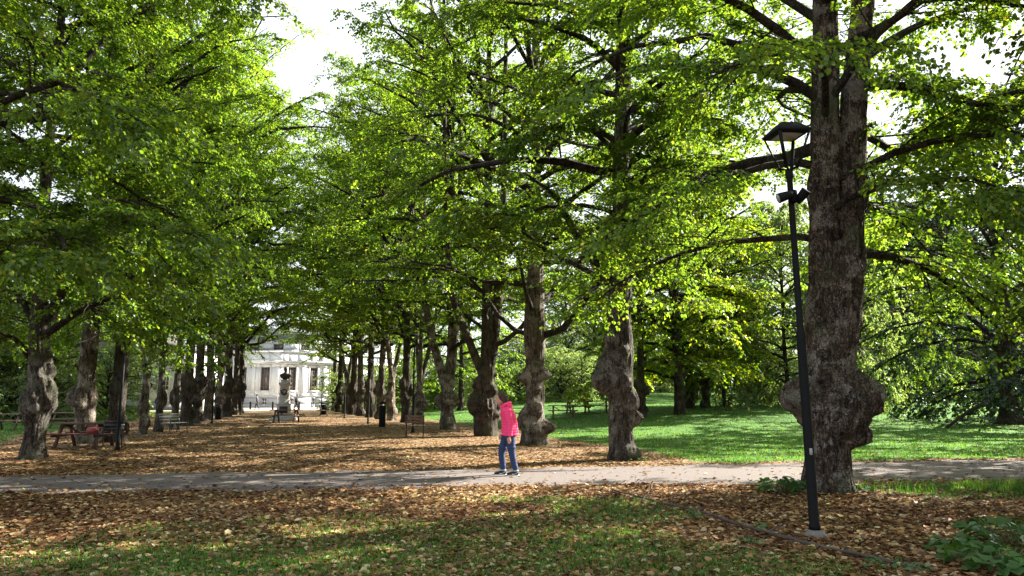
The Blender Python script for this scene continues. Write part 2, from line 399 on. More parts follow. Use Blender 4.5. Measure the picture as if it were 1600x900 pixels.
def make_crown(seed, axisf, Hh, Rr, zlo, nl, leaf, nsec=13, ntw=8, nlf=11, extra=(), lop=None, twigs=False, flat=.3, lean=1.0, droop=1.0, gap=-.24, skirt=None):
    """returns (branch V,q) and (leaf V,q). axisf(z)->(x,y) of the stem; extra = explicit limbs (K,3)+r0; lop(az,rel)->reach factor"""
    g = np.random.default_rng(seed)
    K = 9; limbs, lr = [], []; nl = int(nl * 1.6)
    for i in range(nl):
        rel = ((i + g.uniform(.1, .9)) / nl); z = zlo + (Hh - zlo) * (rel ** .95) * .93
        az = i * 2.39996 + g.normal(0, .35)
        env = .82 + .18 * rel / .3 if rel < .4 else math.sqrt(max(.03, 1 - ((rel - .4) / .64) ** 2))
        L = Rr * env * g.uniform(.72, 1.06)
        if lop: L *= lop(az, rel)
        if L < .6: continue
        e = R_(18 + 42 * rel + g.normal(0, 7)); kk = (.30 + .25 * (1 - rel)) * droop
        s = np.linspace(0, 1, K); z0 = z - L * tan(e) * .35
        z0 = max(z0, zlo * .8)
        bend = g.normal(0, .25) * s * s
        hx = np.cos(az + bend) * L * s; hy = np.sin(az + bend) * L * s
        ax = axisf(z0)
        wob = np.cumsum(g.normal(0, .045, (K, 3)), 0) * L * .3; wob[0] = 0
        pts = np.stack([ax[0] + hx, ax[1] + hy, z0 + L * (tan(e) * s - kk * s * s)], 1) + wob
        pts[:, 2] = np.minimum(pts[:, 2], Hh)
        if skirt:
            rr_ = np.hypot(pts[:, 0] - ax[0], pts[:, 1] - ax[1]); pts[:, 2] = np.maximum(pts[:, 2], 3.2 + (skirt[1] + .3 - 3.2) * S(rr_ / skirt[0]) + .15 * i / nl)
        limbs.append(pts); lr.append((.015 if i % 3 else .021) * L + .012)
    for pts, r in extra:
        pts = np.asarray(pts, float); t = np.linspace(0, len(pts) - 1, K); 
        q = np.stack([np.interp(t, np.arange(len(pts)), pts[:, c]) for c in range(3)], 1)
        limbs.append(q); lr.append(r * 1.05)
    Lm = np.array(limbs); lr = np.array(lr)
    taper = np.linspace(1, .22, K)[None]
    Vb, qb = tubes(Lm, lr[:, None] * taper, 7)
    # secondaries
    def along(Pl, idx, t):       # point & tangent at parameter t in 0..1 on polyline idx
        k = Pl.shape[1]; f = np.clip(t, 0, .9999) * (k - 1); a = f.astype(int); w = (f - a)[:, None]
        p0, p1 = Pl[idx, a], Pl[idx, a + 1]; return p0 * (1 - w) + p1 * w, p1 - p0
    nL = len(Lm); Ll = np.linalg.norm(np.diff(Lm, axis=1), axis=2).sum(1)
    idx = np.repeat(np.arange(nL), nsec); t = np.tile(np.linspace(.26, 1, nsec), nL) + g.normal(0, .02, nL * nsec)
    o, tg = along(Lm, idx, t); side = np.tile(np.where(np.arange(nsec) % 2, 1, -1), nL)
    ang = side * np.abs(g.normal(.95, .28, len(idx))) * np.clip(1.25 - .5 * t, .5, 1)
    hd = tg.copy(); hd[:, 2] *= .5; hd /= np.linalg.norm(hd, axis=1, keepdims=True) + 1e-9
    ca, sa = np.cos(ang), np.sin(ang)
    d = np.stack([hd[:, 0] * ca - hd[:, 1] * sa, hd[:, 0] * sa + hd[:, 1] * ca, hd[:, 2] + g.normal(.08, .22, len(idx))], 1)
    Ls = (.55 + Ll[idx] * .30 * (1.25 - t)) * g.uniform(.65, 1.15, len(idx))
    s = np.linspace(0, 1, 5)[None, :, None]
    Sp = o[:, None] + d[:, None] * Ls[:, None, None] * s
    Sp[:, :, 2] -= (Ls[:, None] * flat * droop) * s[..., 0] ** 2
    Sp[:, 1:] += g.normal(0, .04, (len(idx), 4, 3))
    if skirt:
        ks = ~((np.hypot(Sp[:, 2, 0], Sp[:, 2, 1]) > skirt[0]) & (Sp[:, 2, 2] < skirt[1])); Sp = Sp[ks]; Ls = Ls[ks]; idx = idx[ks]
    v2, q2 = tubes(Sp, (.008 + .006 * Ls)[:, None] * np.linspace(1, .3, 5)[None], 4)
    qb = np.concatenate([qb, q2 + len(Vb)]); Vb = np.concatenate([Vb, v2])
    # twigs
    nS = len(Sp); idx = np.repeat(np.arange(nS), ntw); t = np.tile(np.linspace(.12, 1, ntw), nS) + g.normal(0, .04, nS * ntw)
    o, tg = along(Sp, idx, t); side = np.tile(np.where(np.arange(ntw) % 2, 1, -1), nS)
    ang = side * np.abs(g.normal(.85, .35, len(idx))); tg /= np.linalg.norm(tg, axis=1, keepdims=True) + 1e-9
    ca, sa = np.cos(ang), np.sin(ang)
    d = np.stack([tg[:, 0] * ca - tg[:, 1] * sa, tg[:, 0] * sa + tg[:, 1] * ca, tg[:, 2] * .6 + g.normal(-.02, .18, len(idx))], 1)
    Lt = g.uniform(.3, .75, len(idx)) * (.75 + .04 * Rr)
    Tp = o[:, None] + d[:, None] * Lt[:, None, None] * np.array([0, .5, 1])[None, :, None]; Tp[:, :, 2] -= (Lt[:, None] * .25) * np.array([0, .25, 1])[None]
    if twigs:
        v3, q3 = tubes(Tp, np.full((len(Tp), 3), .004) * np.array([1.3, 1, .6]), 3)
        qb = np.concatenate([qb, q3 + len(Vb)]); Vb = np.concatenate([Vb, v3])
    # leaves: alternate, held nearly level
    nT = len(Tp); idx = np.repeat(np.arange(nT), nlf); t = np.tile(np.linspace(.1, 1, nlf), nT) + g.normal(0, .03, nT * nlf)
    o, tg = along(Tp, idx, t); tg /= np.linalg.norm(tg, axis=1, keepdims=True) + 1e-9
    n = len(idx); side = np.tile(np.where(np.arange(nlf) % 2, 1, -1), nT); ang = side * g.uniform(.4, 1.4, n)
    ca, sa = np.cos(ang), np.sin(ang)
    d = np.stack([tg[:, 0] * ca - tg[:, 1] * sa, tg[:, 0] * sa + tg[:, 1] * ca, tg[:, 2] - np.abs(g.normal(.18, .25, n))], 1)
    nr = np.stack([g.normal(0, .38, n), g.normal(0, .38, n), np.ones(n)], 1)
    o = o + g.normal(0, .035, (n, 3))
    keep = (g.random(n) < .95) & (vn(o[:, 0] * .62, o[:, 1] * .62, o[:, 2] * .85, seed + 50) + .35 * vn(o[:, 0] * 1.9, o[:, 1] * 1.9, o[:, 2] * 2.4, seed + 51) > gap)
    if skirt: keep &= ~((np.hypot(o[:, 0], o[:, 1]) > skirt[0]) & (o[:, 2] < skirt[1] + .5 * vn(o[:, 0] * .8, o[:, 1] * .8, 0, 3)))
    Vl, ql = leaves(o[keep], d[keep], nr[keep], (leaf * g.uniform(.7, 1.2, n))[keep])
    return (Vb, qb), (Vl, ql)

# ------------------------------------------------------------------ trunks
def trunk_surface(path, rad, lumps=(), seed=0, nphi=64, ridge=.026, knob=.03, flare=.35, dz=.05, dzu=.35):
    """one skin: path (k,3) centres, rad at each; lumps (z, phi, amp, sz, sphi)"""
    path = np.array(path, float); rad = np.array(rad, float); zt = path[-1, 2]; zb = path[0, 2]
    zs = np.concatenate([np.arange(zb - .12, min(zb + 4.5, zt), dz), np.arange(min(zb + 4.5, zt), zt + .01, dzu)])
    zs = np.unique(zs)
    cx = np.interp(zs, path[:, 2], path[:, 0]); cy_ = np.interp(zs, path[:, 2], path[:, 1]); r = np.interp(zs, path[:, 2], rad)
    k = np.ones(3) / 3
    if len(zs) > 8:
        for _ in range(6):
            for a in (cx, cy_, r): a[1:-1] = np.convolve(a, k, 'valid')
    ph = np.arange(nphi) * 2 * pi / nphi
    Z, PH = np.meshgrid(zs, ph, indexing='ij'); RR = np.repeat(r[:, None], nphi, 1)
    c, s = np.cos(PH), np.sin(PH); sd = seed * 13.7
    zz = Z - zb
    fl = flare * np.exp(-np.clip(zz, 0, 9) / .22) * (1 + .5 * np.cos(PH * 5 + seed) + .5 * vn(c * 2 + sd, s * 2, 0, seed))
    RR = RR * (1 + np.clip(fl, 0, 2))
    B = np.zeros_like(RR)
    for (z0, p0, a, sz, sp) in lumps:
        dp = (PH - p0 + pi) % (2 * pi) - pi
        zl = zz - z0; zl = np.where(zl < 0, zl * 1.25, zl)
        q = (zl / sz) ** 2 + (dp / sp) ** 2
        B = np.maximum(B, a * np.exp(-q ** 1.9)) + .25 * np.minimum(B, a * np.exp(-q ** 1.35))
    w = np.clip(B / .18, 0, 1)
    kn = 1.1 - np.abs(vn(c * 3.4 + sd, s * 3.4, Z * 4.2, seed)) * 2.6
    kn2 = 1 - np.abs(vn(c * 9 + sd, s * 9, Z * 11.0, seed + 1)) * 2
    RR = RR + B + w * (kn * knob * 1.7 + kn2 * knob * .8)
    RR = RR + .03 * r.mean() / .3 * vn(c * 1.5 + sd, s * 1.5, Z * 1.2, seed + 2)
    fr = 9
    RR = RR + ridge * (vn(c * fr + sd, s * fr, Z * 1.6, seed + 3) * .7 + vn(c * fr * 2.2, s * fr * 2.2, Z * 4, seed + 4) * .5) * (1 - .5 * w)
    V = np.stack([cx[:, None] + RR * c, cy_[:, None] + RR * s, Z], -1).reshape(-1, 3)
    m = len(zs); i, j = np.meshgrid(np.arange(m - 1), np.arange(nphi), indexing='ij'); j2 = (j + 1) % nphi
    q = np.stack([i * nphi + j, i * nphi + j2, (i + 1) * nphi + j2, (i + 1) * nphi + j], -1).reshape(-1, 4)
    return V, q
def stem_tube(pts, rad, n=14):
    pts = np.array(pts, float); K = max(12, len(pts) * 3); t = np.linspace(0, len(pts) - 1, K)
    q = np.stack([np.interp(t, np.arange(len(pts)), pts[:, c]) for c in range(3)], 1); r = np.interp(t, np.arange(len(pts)), rad)
    for _ in range(3): q[1:-1] = (q[:-2] + q[1:-1] + q[2:]) / 3
    g = np.random.default_rng(int(abs(pts.sum()) * 100) % 9999)
    r = r * (1 + g.normal(0, .035, K))
    V, f = tubes(q[None], r[None], n)
    return V, f
def cat_(parts):
    Vs, Fs, n = [], [], 0
    for V, f in parts: Vs.append(V); Fs.append(f + n); n += len(V)
    return np.concatenate(Vs), np.concatenate(Fs)

TREE_GROUP = None
def tree(label, base, trunkparts, crown, bark, leafm, group=None, name="lime_tree"):
    """base world; parts given in local coords"""
    t = empty(name, base, label=label, cat="tree", group=group)
    V, q = cat_(trunkparts + [crown[0]]); nt_ = sum(len(f) for _, f in trunkparts)
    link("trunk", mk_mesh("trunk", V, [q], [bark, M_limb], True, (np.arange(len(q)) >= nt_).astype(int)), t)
    link("crown", mk_mesh("crown", crown[1][0], [crown[1][1]], [leafm]), t)
    return t
def axis_of(path):
    path = np.array(path)
    return lambda z: (np.interp(z, path[:, 2], path[:, 0]), np.interp(z, path[:, 2], path[:, 1]))
def loc(px, py, base, dy=0):     # pixel in the tree's own plane -> local point
    p_ = P(px, py, base[1] + dy); return p_ - np.array(base)

L_, R__, FR, BK = pi, 0.0, -pi / 2, pi / 2
def hero(label, bx, by, prof, lumps, seed, Hh, Rr, zlo, nl, leaf=.08, bark=None, leafm=None, stems=(), extra=(), nphi=72, knob=.035, top_r=.06, lop=None, twigs=False, flare=.35, dens=(15, 12, 18), group=None, world_base=None, top=None, zl_lumps=True, pillars=(), skirt=None):
    """prof: (pixel x of left edge, right edge, pixel y) up the trunk"""
    base = G(bx, by) if world_base is None else np.array(world_base)
    D = base[1]; path, rad = [], []
    for (xa, xb, y) in prof:
        pa, pb = loc(xa, y, base), loc(xb, y, base)
        c = (pa + pb) / 2; path.append((c[0], 0, c[2])); rad.append(abs(pb[0] - pa[0]) / 2)
    path[0] = (path[0][0], 0, 0)
    lastx = path[-1][0]
    if not stems and not pillars:
        tp = top or (lastx, 0)
        path.append((tp[0], tp[1], Hh * .93)); rad.append(top_r)
    lw = []
    for (px, py, side, a, sz, sp) in lumps:
        z = loc(px, py, base)[2] if zl_lumps else py
        lw.append((z, side, a, sz, sp))
    parts = [trunk_surface(path, rad, lw, seed, nphi, knob=knob, flare=flare)]
    axp = path
    for k, (pts, rr) in enumerate(pillars):
        q = [loc(a, b, base, -.04 * k) for (a, b) in pts]; q.append(np.array([q[-1][0] * 1.1, 0, Hh * .92]))
        parts.append(trunk_surface(q, list(rr) + [.07], [(q[1][2] - q[0][2], R__ if k else L_, .05, .4, .5), (q[1][2] - q[0][2] - 1.2, R__ - .3, .05, .3, .4)], seed + 5 + k, 96, knob=.03, flare=0, dz=.06, dzu=.12))
        if k == 0: axp = [tuple(path[0])] + [tuple(v) for v in q]
    for k, (pts, rr) in enumerate(stems):
        q = [loc(a, b, base, dy) for (a, b, dy) in pts]
        e = q[-1] + (q[-1] - q[-2]) / np.linalg.norm(q[-1] - q[-2]) * 0
        q.append(np.array([e[0] * 1.15, e[1] * 1.2, Hh * .9])); rr = list(rr) + [top_r]
        parts.append(stem_tube(q, rr))
        if k == 0: axp = [tuple(path[0])] + [tuple(v) for v in q]
    ex = []
    for pts, r in extra: ex.append(([loc(a, b, base, dy) for (a, b, dy) in pts], r))
    cr = make_crown(seed, axis_of(axp), Hh, Rr, zlo, nl, leaf, *dens, extra=ex, lop=lop, twigs=twigs, skirt=skirt)
    return tree(label, base, parts, cr, bark or M_bark, leafm or M_leaf, group)

AVG = "burled lime trees lining the avenue"
# ---- right row, near to far
hero("huge brown lime with swollen burl and double stem behind the near black lamp post", 1291, 768,
     [(1254, 1330, 765), (1258, 1327, 735), (1262, 1326, 690), (1262, 1328, 640), (1262, 1330, 590), (1262, 1332, 555), (1260, 1338, 500), (1268, 1344, 430), (1285, 1335, 380)],
     [(0, 622, L_ + .05, .36, .36, .55), (0, 625, R__ - .35, .42, .42, .62), (0, 670, R__ - .1, .22, .3, .5), (0, 650, FR + .35, .20, .42, .75), (0, 620, FR + .1, .16, .25, .6), (0, 500, L_ + .3, .06, .3, .5), (0, 645, BK, .25, .4, 1.0), (0, 685, R__ - .45, .2, .16, .4), (0, 590, FR - .5, .12, .2, .4)],
     11, 17.5, 6.2, 4.3, 24, .08, M_bark_big, nphi=180, knob=.05, flare=.06, twigs=True,
     pillars=[([(1286, 500), (1289, 300), (1290, 150), (1288, 0)], (.24, .25, .235, .2)), ([(1326, 500), (1330, 300), (1334, 150), (1350, 0)], (.21, .225, .215, .19))],
     extra=[([(1345, 135, 0), (1400, 132, -.4), (1470, 150, -.8), (1530, 165, -1.2)], .10), ([(1350, 90, 0), (1430, 40, 1), (1520, 10, 1.5), (1600, -20, 2)], .09), ([(1275, 90, 0), (1200, 60, .6), (1120, 20, 1), (1050, -10, 1.5)], .08)],
     lop=lambda az, rel: .92 + .12 * cos(az - pi * .25), group=AVG)
hero("second lime of the right row, straight stem with arching limbs and knobbly burl", 975, 718,
     [(952, 998, 717), (953, 992, 700), (952, 988, 660), (950, 990, 620), (944, 988, 580), (944, 990, 545), (948, 985, 490), (953, 987, 440), (957, 986, 350), (959, 985, 250), (962, 985, 120), (965, 983, 30)],
     [(0, 598, L_ + .25, .30, .38, .55), (0, 575, L_, .16, .3, .5), (0, 655, R__ - .2, .20, .22, .5), (0, 628, R__ - .5, .15, .3, .5), (0, 600, FR + .2, .12, .3, .6), (0, 552, FR + .2, .12, .16, .4), (0, 705, FR + .5, .14, .18, 1.0), (0, 530, L_ + .5, .08, .14, .4), (0, 590, BK, .2, .4, .8)],
     22, 20, 6.2, 5.0, 26, .082, M_bark, nphi=110, knob=.035, flare=.2,
     extra=[([(955, 447, 0), (905, 375, -.2), (868, 305, -.4), (820, 270, -.8)], .13), ([(985, 300, 0), (1020, 268, -.3), (1070, 258, -.6), (1145, 262, -1)], .10), ([(985, 215, 0), (1020, 187, -.4), (1070, 176, -.8), (1130, 188, -1.2)], .11),
            ([(985, 180, 0), (1030, 130, -.4), (1090, 112, -.8), (1190, 140, -1.5)], .10), ([(962, 100, 0), (920, 62, -.3), (850, 36, -.6), (770, 22, -1)], .11), ([(962, 240, 0), (930, 205, -.3), (880, 195, -.6), (820, 215, -1)], .08)],
     lop=lambda az, rel: 1 - .5 * max(0, -sin(az)), skirt=(3.2, 6.0), group=AVG)
hero("third lime of the right row, burl bulging down to the ground beside the pink jacket", 836, 694,
     [(814, 856, 693), (815, 852, 675), (822, 850, 640), (822, 850, 605), (822, 850, 560), (818, 852, 510), (822, 850, 450), (828, 848, 380), (830, 846, 320)],
     [(0, 655, L_ + .2, .16, .4, .6), (0, 668, R__ - .2, .30, .22, .5), (0, 640, FR, .22, .4, .7), (0, 590, L_, .18, .28, .5), (0, 585, R__ - .4, .20, .2, .5), (0, 670, FR + .3, .22, .25, .9), (0, 605, FR, .12, .3, .6), (0, 650, BK, .2, .5, .8)],
     33, 23, 7.0, 4.0, 27, .09, M_bark_pale, nphi=84, flare=.2, dens=(14, 11, 17),
     extra=[([(846, 380, 0), (870, 330, -.4), (835, 310, -1), (790, 370, -1.6)], .08)], skirt=(3.2, 5.8), group=AVG)
hero("fourth lime of the right row, three stems rising from a dark bulging burl", 757, 681,
     [(742, 776, 680), (740, 776, 660), (742, 774, 630), (744, 772, 600), (748, 772, 580), (752, 770, 560)],
     [(0, 632, L_ + .1, .22, .5, .6), (0, 600, L_ + .3, .12, .3, .5), (0, 640, R__, .14, .5, .6), (0, 640, FR, .2, .5, .8), (0, 610, R__ - .4, .12, .25, .5), (0, 585, R__ + .1, .1, .16, .4)],
     44, 23, 7.2, 4.3, 25, .10, M_bark_dark, nphi=72, flare=.15, dens=(14, 11, 15), knob=.05,
     stems=[([(760, 585, 0), (762, 530, 0), (761, 450, 0), (762, 400, 0)], (.30, .25, .22, .19)), ([(757, 590, 0), (735, 540, 0), (722, 500, 0), (695, 468, -.3)], (.2, .16, .14, .12)), ([(764, 585, 0), (772, 540, 0), (778, 480, .2), (787, 420, .3)], (.2, .19, .17, .15))], skirt=(3.2, 5.8), group=AVG)
hero("fifth lime of the right row, pale ball-shaped burl under a three-way fork", 699, 671,
     [(687, 712, 670), (688, 711, 655), (690, 708, 645), (688, 709, 625), (690, 708, 605), (690, 708, 585)],
     [(0, 658, FR, .10, .22, 1.2), (0, 627, L_, .24, .36, .8), (0, 627, R__, .22, .36, .8), (0, 625, FR, .2, .36, .9), (0, 600, R__ - .3, .08, .2, .5)],
     55, 22, 7.0, 4.2, 23, .092, M_bark_pale, nphi=60, flare=.1, dens=(14, 11, 15),
     stems=[([(699, 610, 0), (702, 560, 0), (704, 520, 0)], (.26, .13, .10)), ([(696, 605, 0), (684, 560, 0), (672, 520, 0), (660, 468, -.2)], (.22, .2, .18, .15)), ([(702, 605, 0), (708, 560, 0), (712, 510, 0), (716, 470, .2)], (.22, .18, .17, .14))], skirt=(3.2, 5.8), group=AVG)

# ---- left row
hero("first lime of the left row, forked stem and round burl beside the red picnic table", 51, 716,
     [(32, 69, 715), (38, 67, 690), (42, 72, 660), (46, 78, 640), (46, 78, 610), (46, 80, 575), (48, 76, 530), (50, 74, 490), (54, 72, 440), (55, 70, 380)],
     [(0, 633, L_ + .3, .16, .42, .6), (0, 618, R__ - .3, .17, .45, .6), (0, 632, FR, .15, .4, .7), (0, 592, FR + .5, .1, .15, .4), (0, 580, R__, .1, .2, .4), (0, 655, FR - .5, .08, .2, .4), (0, 630, BK, .2, .4, .8)],
     66, 20, 5.0, 3.8, 26, .082, M_bark, nphi=96, flare=.15, knob=.02,
     extra=[([(76, 500, 0), (110, 425, -.3), (150, 385, -.6), (230, 365, -1)], .14), ([(48, 560, 0), (25, 530, -.3), (0, 520, -.6), (-60, 490, -1)], .08), ([(75, 520, 0), (130, 482, -.5), (200, 458, -1), (290, 462, -1.8)], .10), ([(50, 500, 0), (25, 450, 0), (0, 425, 0), (-40, 400, 0)], .08)], lop=lambda az, rel: 1 - .45 * max(0, -sin(az)), group=AVG)
hero("second lime of the left row, slightly leaning pale trunk right behind the picnic table", 133, 692,
     [(119, 150, 691), (121, 147, 665), (118, 146, 640), (120, 146, 610), (124, 148, 580), (128, 152, 540), (134, 156, 490), (138, 156, 440)],
     [(0, 622, L_ + .2, .24, .4, .7), (0, 622, R__ - .1, .10, .4, .6), (0, 625, FR, .14, .4, .7), (0, 572, L_, .12, .25, .5), (0, 560, FR, .08, .2, .5)],
     77, 20.5, 4.6, 4.0, 23, .092, M_bark_pale, nphi=72, flare=.15, dens=(14, 11, 17),
     extra=[([(130, 580, 0), (105, 570, -.3), (85, 562, -.6), (60, 540, -1)], .07)], group=AVG)
hero("dark leaning lime behind the lantern post on the left", 181, 690,
     [(168, 197, 689), (172, 194, 650), (176, 196, 600), (182, 202, 540), (190, 208, 500), (198, 216, 455)],
     [(0, 665, R__ - .2, .12, .4, .6), (0, 610, L_, .06, .4, .6), (0, 670, L_ + .3, .1, .3, .6)],
     88, 20, 4.5, 4.2, 21, .10, M_bark_dark, nphi=60, dens=(14, 11, 15), group=AVG)
# the next lime towards the camera: its trunk stands just outside the frame, its limbs reach in
hero("near lime at the left edge whose long dark limb arches into view", 0, 0,
     [(-125, -70, 768), (-120, -78, 640), (-118, -80, 500), (-115, -82, 300), (-112, -88, 0)], [(0, 640, FR, .2, .4, 1.2), (0, 600, L_, .25, .4, .8)],
     99, 18, 5.4, 4.6, 28, .08, M_bark, nphi=64, twigs=True,
     extra=[([(-85, 470, 0), (0, 385, .2), (80, 335, .3), (150, 330, .2)], .12), ([(100, 325, .3), (160, 335, .1), (210, 350, -.1), (330, 370, -.5)], .08), ([(-80, 200, 0), (80, 125, -.3), (170, 160, -.6), (235, 200, -1)], .07)],
     group=AVG, world_base=(-11.0, 13.0, 0))
hero("near lime right of the frame with low sunlit sprays hanging at the top right corner", 0, 0,
     [(2300, 2420, 900), (2310, 2410, 600), (2320, 2400, 300)], [(0, 700, L_, .2, .4, .8)],
     101, 16.5, 6.8, 3.5, 38, .085, M_bark_dark, nphi=48, twigs=True, dens=(14, 12, 17),
     group=AVG, world_base=(10.7, 9.4, 0))

# ------------------------------------------------------------------ shared tree kinds for the farther ones
def proto_tree(seed, Hh, Rr, zlo, nl, leaf, bark, leafm, r0=.25, burl=True, fork=False, dens=(12, 11, 14), lean=0, flare=.3, name="lime_tree", droop=1.0, flat=.3, skirt=None, gap=-.22):
    g = np.random.default_rng(seed)
    path = [(0, 0, 0), (lean * .3, 0, 2), (lean, .1, 5), (lean * 1.2, 0, Hh * .5), (lean * 1.3, 0, Hh * .93)]
    rad = [r0, r0 * .85, r0 * .72, r0 * .5, .05]
    lw = []
    if burl:
        z = g.uniform(1.0, 1.6)
        for k in range(6): lw.append((z + g.normal(0, .25), g.uniform(-pi, pi), g.uniform(.09, .22), g.uniform(.25, .45), g.uniform(.5, .9)))
        lw.append((g.uniform(.2, .5), g.uniform(-pi, pi), .12, .25, 1.0))
    parts = []
    if fork:
        parts.append(trunk_surface(path[:2] + [(0, 0, 3.0)], [r0, r0 * .8, r0 * .6], lw, seed, 48, flare=flare))
        for a in (0, 2.3, 4.2):
            a += g.normal(0, .3); parts.append(stem_tube([(0, 0, 2.2), (.45 * cos(a), .45 * sin(a), 3.8), (1.1 * cos(a), 1.1 * sin(a), 6.5), (1.6 * cos(a), 1.6 * sin(a), Hh * .85)], (r0 * .6, r0 * .5, r0 * .4, .05), 10))
    else: parts.append(trunk_surface(path, rad, lw, seed, 48, flare=flare))
    cr = make_crown(seed, axis_of(path), Hh, Rr, zlo, nl, leaf, *dens, droop=droop, flat=flat, skirt=skirt, gap=gap)
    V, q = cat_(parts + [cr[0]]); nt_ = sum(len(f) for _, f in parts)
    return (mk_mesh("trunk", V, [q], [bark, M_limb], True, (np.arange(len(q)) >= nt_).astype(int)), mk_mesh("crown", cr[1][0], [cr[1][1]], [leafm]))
PR = {
 'a': proto_tree(201, 20, 6.6, 4.6, 21, .11, M_bark, M_leaf, droop=.7, skirt=(3.8, 6.1)),
 'b': proto_tree(202, 20.5, 6.6, 4.6, 21, .11, M_bark_pale, M_leaf, fork=True, droop=.7, skirt=(3.8, 6.1)),
 'c': proto_tree(203, 20, 6.5, 4.4, 21, .10, M_bark_dark, M_leaf, r0=.27, droop=.7, skirt=(3.8, 6.1)),
 'y': proto_tree(204, 13.5, 6.4, 2.3, 22, .14, M_bark_dark, M_leafy, burl=False, r0=.3, dens=(13, 9, 10)),
 'p': proto_tree(205, 15, 5.0, 1.8, 24, .12, M_bark_dark, M_leafp, burl=False, r0=.16, droop=1.7, flat=.7),
 'd': proto_tree(206, 17, 7.6, 1.0, 30, .15, M_bark_dark, M_leafd, burl=False, r0=.48, droop=1.35, flat=.45, flare=.6),
 'g': proto_tree(207, 18, 6.8, 3.4, 20, .165, M_bark_dark, M_leaf, burl=False, r0=.3, dens=(12, 8, 10)),
 'q': proto_tree(208, 17, 6.5, 2.6, 20, .165, M_bark_dark, M_leafp, burl=False, r0=.26, dens=(12, 8, 10)),
 's': proto_tree(209, 5.0, 3.0, .2, 18, .13, M_bark_dark, M_leafp, burl=False, r0=.05, dens=(8, 7, 7)),
 't': proto_tree(210, 4.6, 3.0, .2, 18, .13, M_bark_dark, M_leaf, burl=False, r0=.05, dens=(8, 7, 7)),
}
rnd = random.Random(7)
def put(kind, base, sc, label, group, name="lime_tree", rz=None, cat="tree", sz=None):
    t = empty(name, base, rnd.uniform(0, 6.28) if rz is None else rz, label=label, cat=cat, group=group)
    t.scale = (sc, sc, sz or sc)
    for nm, me in zip(("trunk", "crown"), PR[kind]): link(nm, me, t)
    return t

ordn = "third fourth fifth sixth seventh eighth ninth tenth eleventh twelfth thirteenth fourteenth fifteenth sixteenth seventeenth eighteenth".split()
left = [(223, 679, 'b', .98), (247, 675, 'a', .95), (272, 671, 'a', 1.0), (290, 665, 'c', 1.02), (307, 661, 'c', 1.0), (324, 657, 'a', 1.02), (340, 654, 'b', 1.05), (354, 651, 'c', 1.05), (366, 648, 'a', 1.05), (375, 646, 'c', 1.0)]
lk = {'a': "knobbly grey", 'b': "pale forked", 'c': "dark thick"}
for i, (px, py, k, sc) in enumerate(left):
    put(k, G(px, py), sc * (.68 if i < 3 else 1.05), f"{ordn[i + 1]} tree from the front in the left avenue row, {lk[k]} trunk", AVG, sz=sc * (1 if i < 3 else 1.17))
right = [(655, 662, 'b', 1.0), (634, 660, 'c', .98), (611, 657, 'b', 1.0), (594, 655, 'a', .95), (578, 652, 'c', 1.02), (562, 650, 'a', 1.0), (551, 648, 'c', 1.05), (541, 646, 'b', 1.05), (530, 644, 'c', 1.05), (522, 642, 'a', 1.0)]
for i, (px, py, k, sc) in enumerate(right):
    put(k, G(px, py), sc * (1.0 if i < 1 else 1.07), f"{ordn[i + 3]} tree from the front in the right avenue row, {lk[k]} trunk", AVG, sz=sc * (1.04 if i < 1 else 1.15))

# lawn trees on the right
LAWN = "trees standing on the right lawn"
put('c', G(1003, 652), .9, "short thick dark trunk just right of the arching-limb lime", LAWN, "lawn_tree")
put('y', G(1078, 638), 1.0, "pale double trunk under sunlit yellow-green leaves", LAWN, "maple_tree")
put('y', P(1062, 640, 43) * np.array([1, 1, 0]) + np.array([0, 0, .4]), 1.05, "maple with glowing yellow-green low boughs in the middle of the lawn", LAWN, "maple_tree", rz=1.0)
put('a', G(1103, 637), 1.05, "straight dark trunk right of the pale double trunk", LAWN, "lawn_tree")
put('p', G(1132, 636), .8, "slim small tree right of the straight dark trunk", LAWN, "birch_tree")
put('p', G(1232, 634), 1.0, "pale fine-leaved birch left of the near lamp post", LAWN, "birch_tree")
put('q', G(1192, 629), .8, "tree with a pale stump-like trunk beyond the sunlit grass", LAWN, "lawn_tree")
put('p', G(1352, 640), .8, "fine-leaved drooping birch right of the huge double-stem lime", LAWN, "birch_tree")
put('g', G(1402, 632), 1.0, "leaning tree, left one of a close pair on the right lawn", LAWN, "lawn_tree")
put('g', G(1420, 631), .95, "leaning tree, right one of a close pair on the right lawn", LAWN, "lawn_tree")
put('d', P(1580, 645, 36) * np.array([1, 1, 0]) + np.array([0, 0, .3]), 1.0, "massive dark tree with boughs down to the grass at the right edge", LAWN, "beech_tree")
put('d', P(1500, 645, 74) * np.array([1, 1, 0]) + np.array([0, 0, 1.4]), 1.1, "dark broad tree behind the massive one on the right", LAWN, "beech_tree")
put('q', P(885, 640, 84) * np.array([1, 1, 0]), .9, "grey-green tree between the third and second right-row limes", LAWN, "lawn_tree")
put('g', G(720, 641), .9, "leafy tree seen between the fourth and fifth right-row limes", LAWN, "lawn_tree")
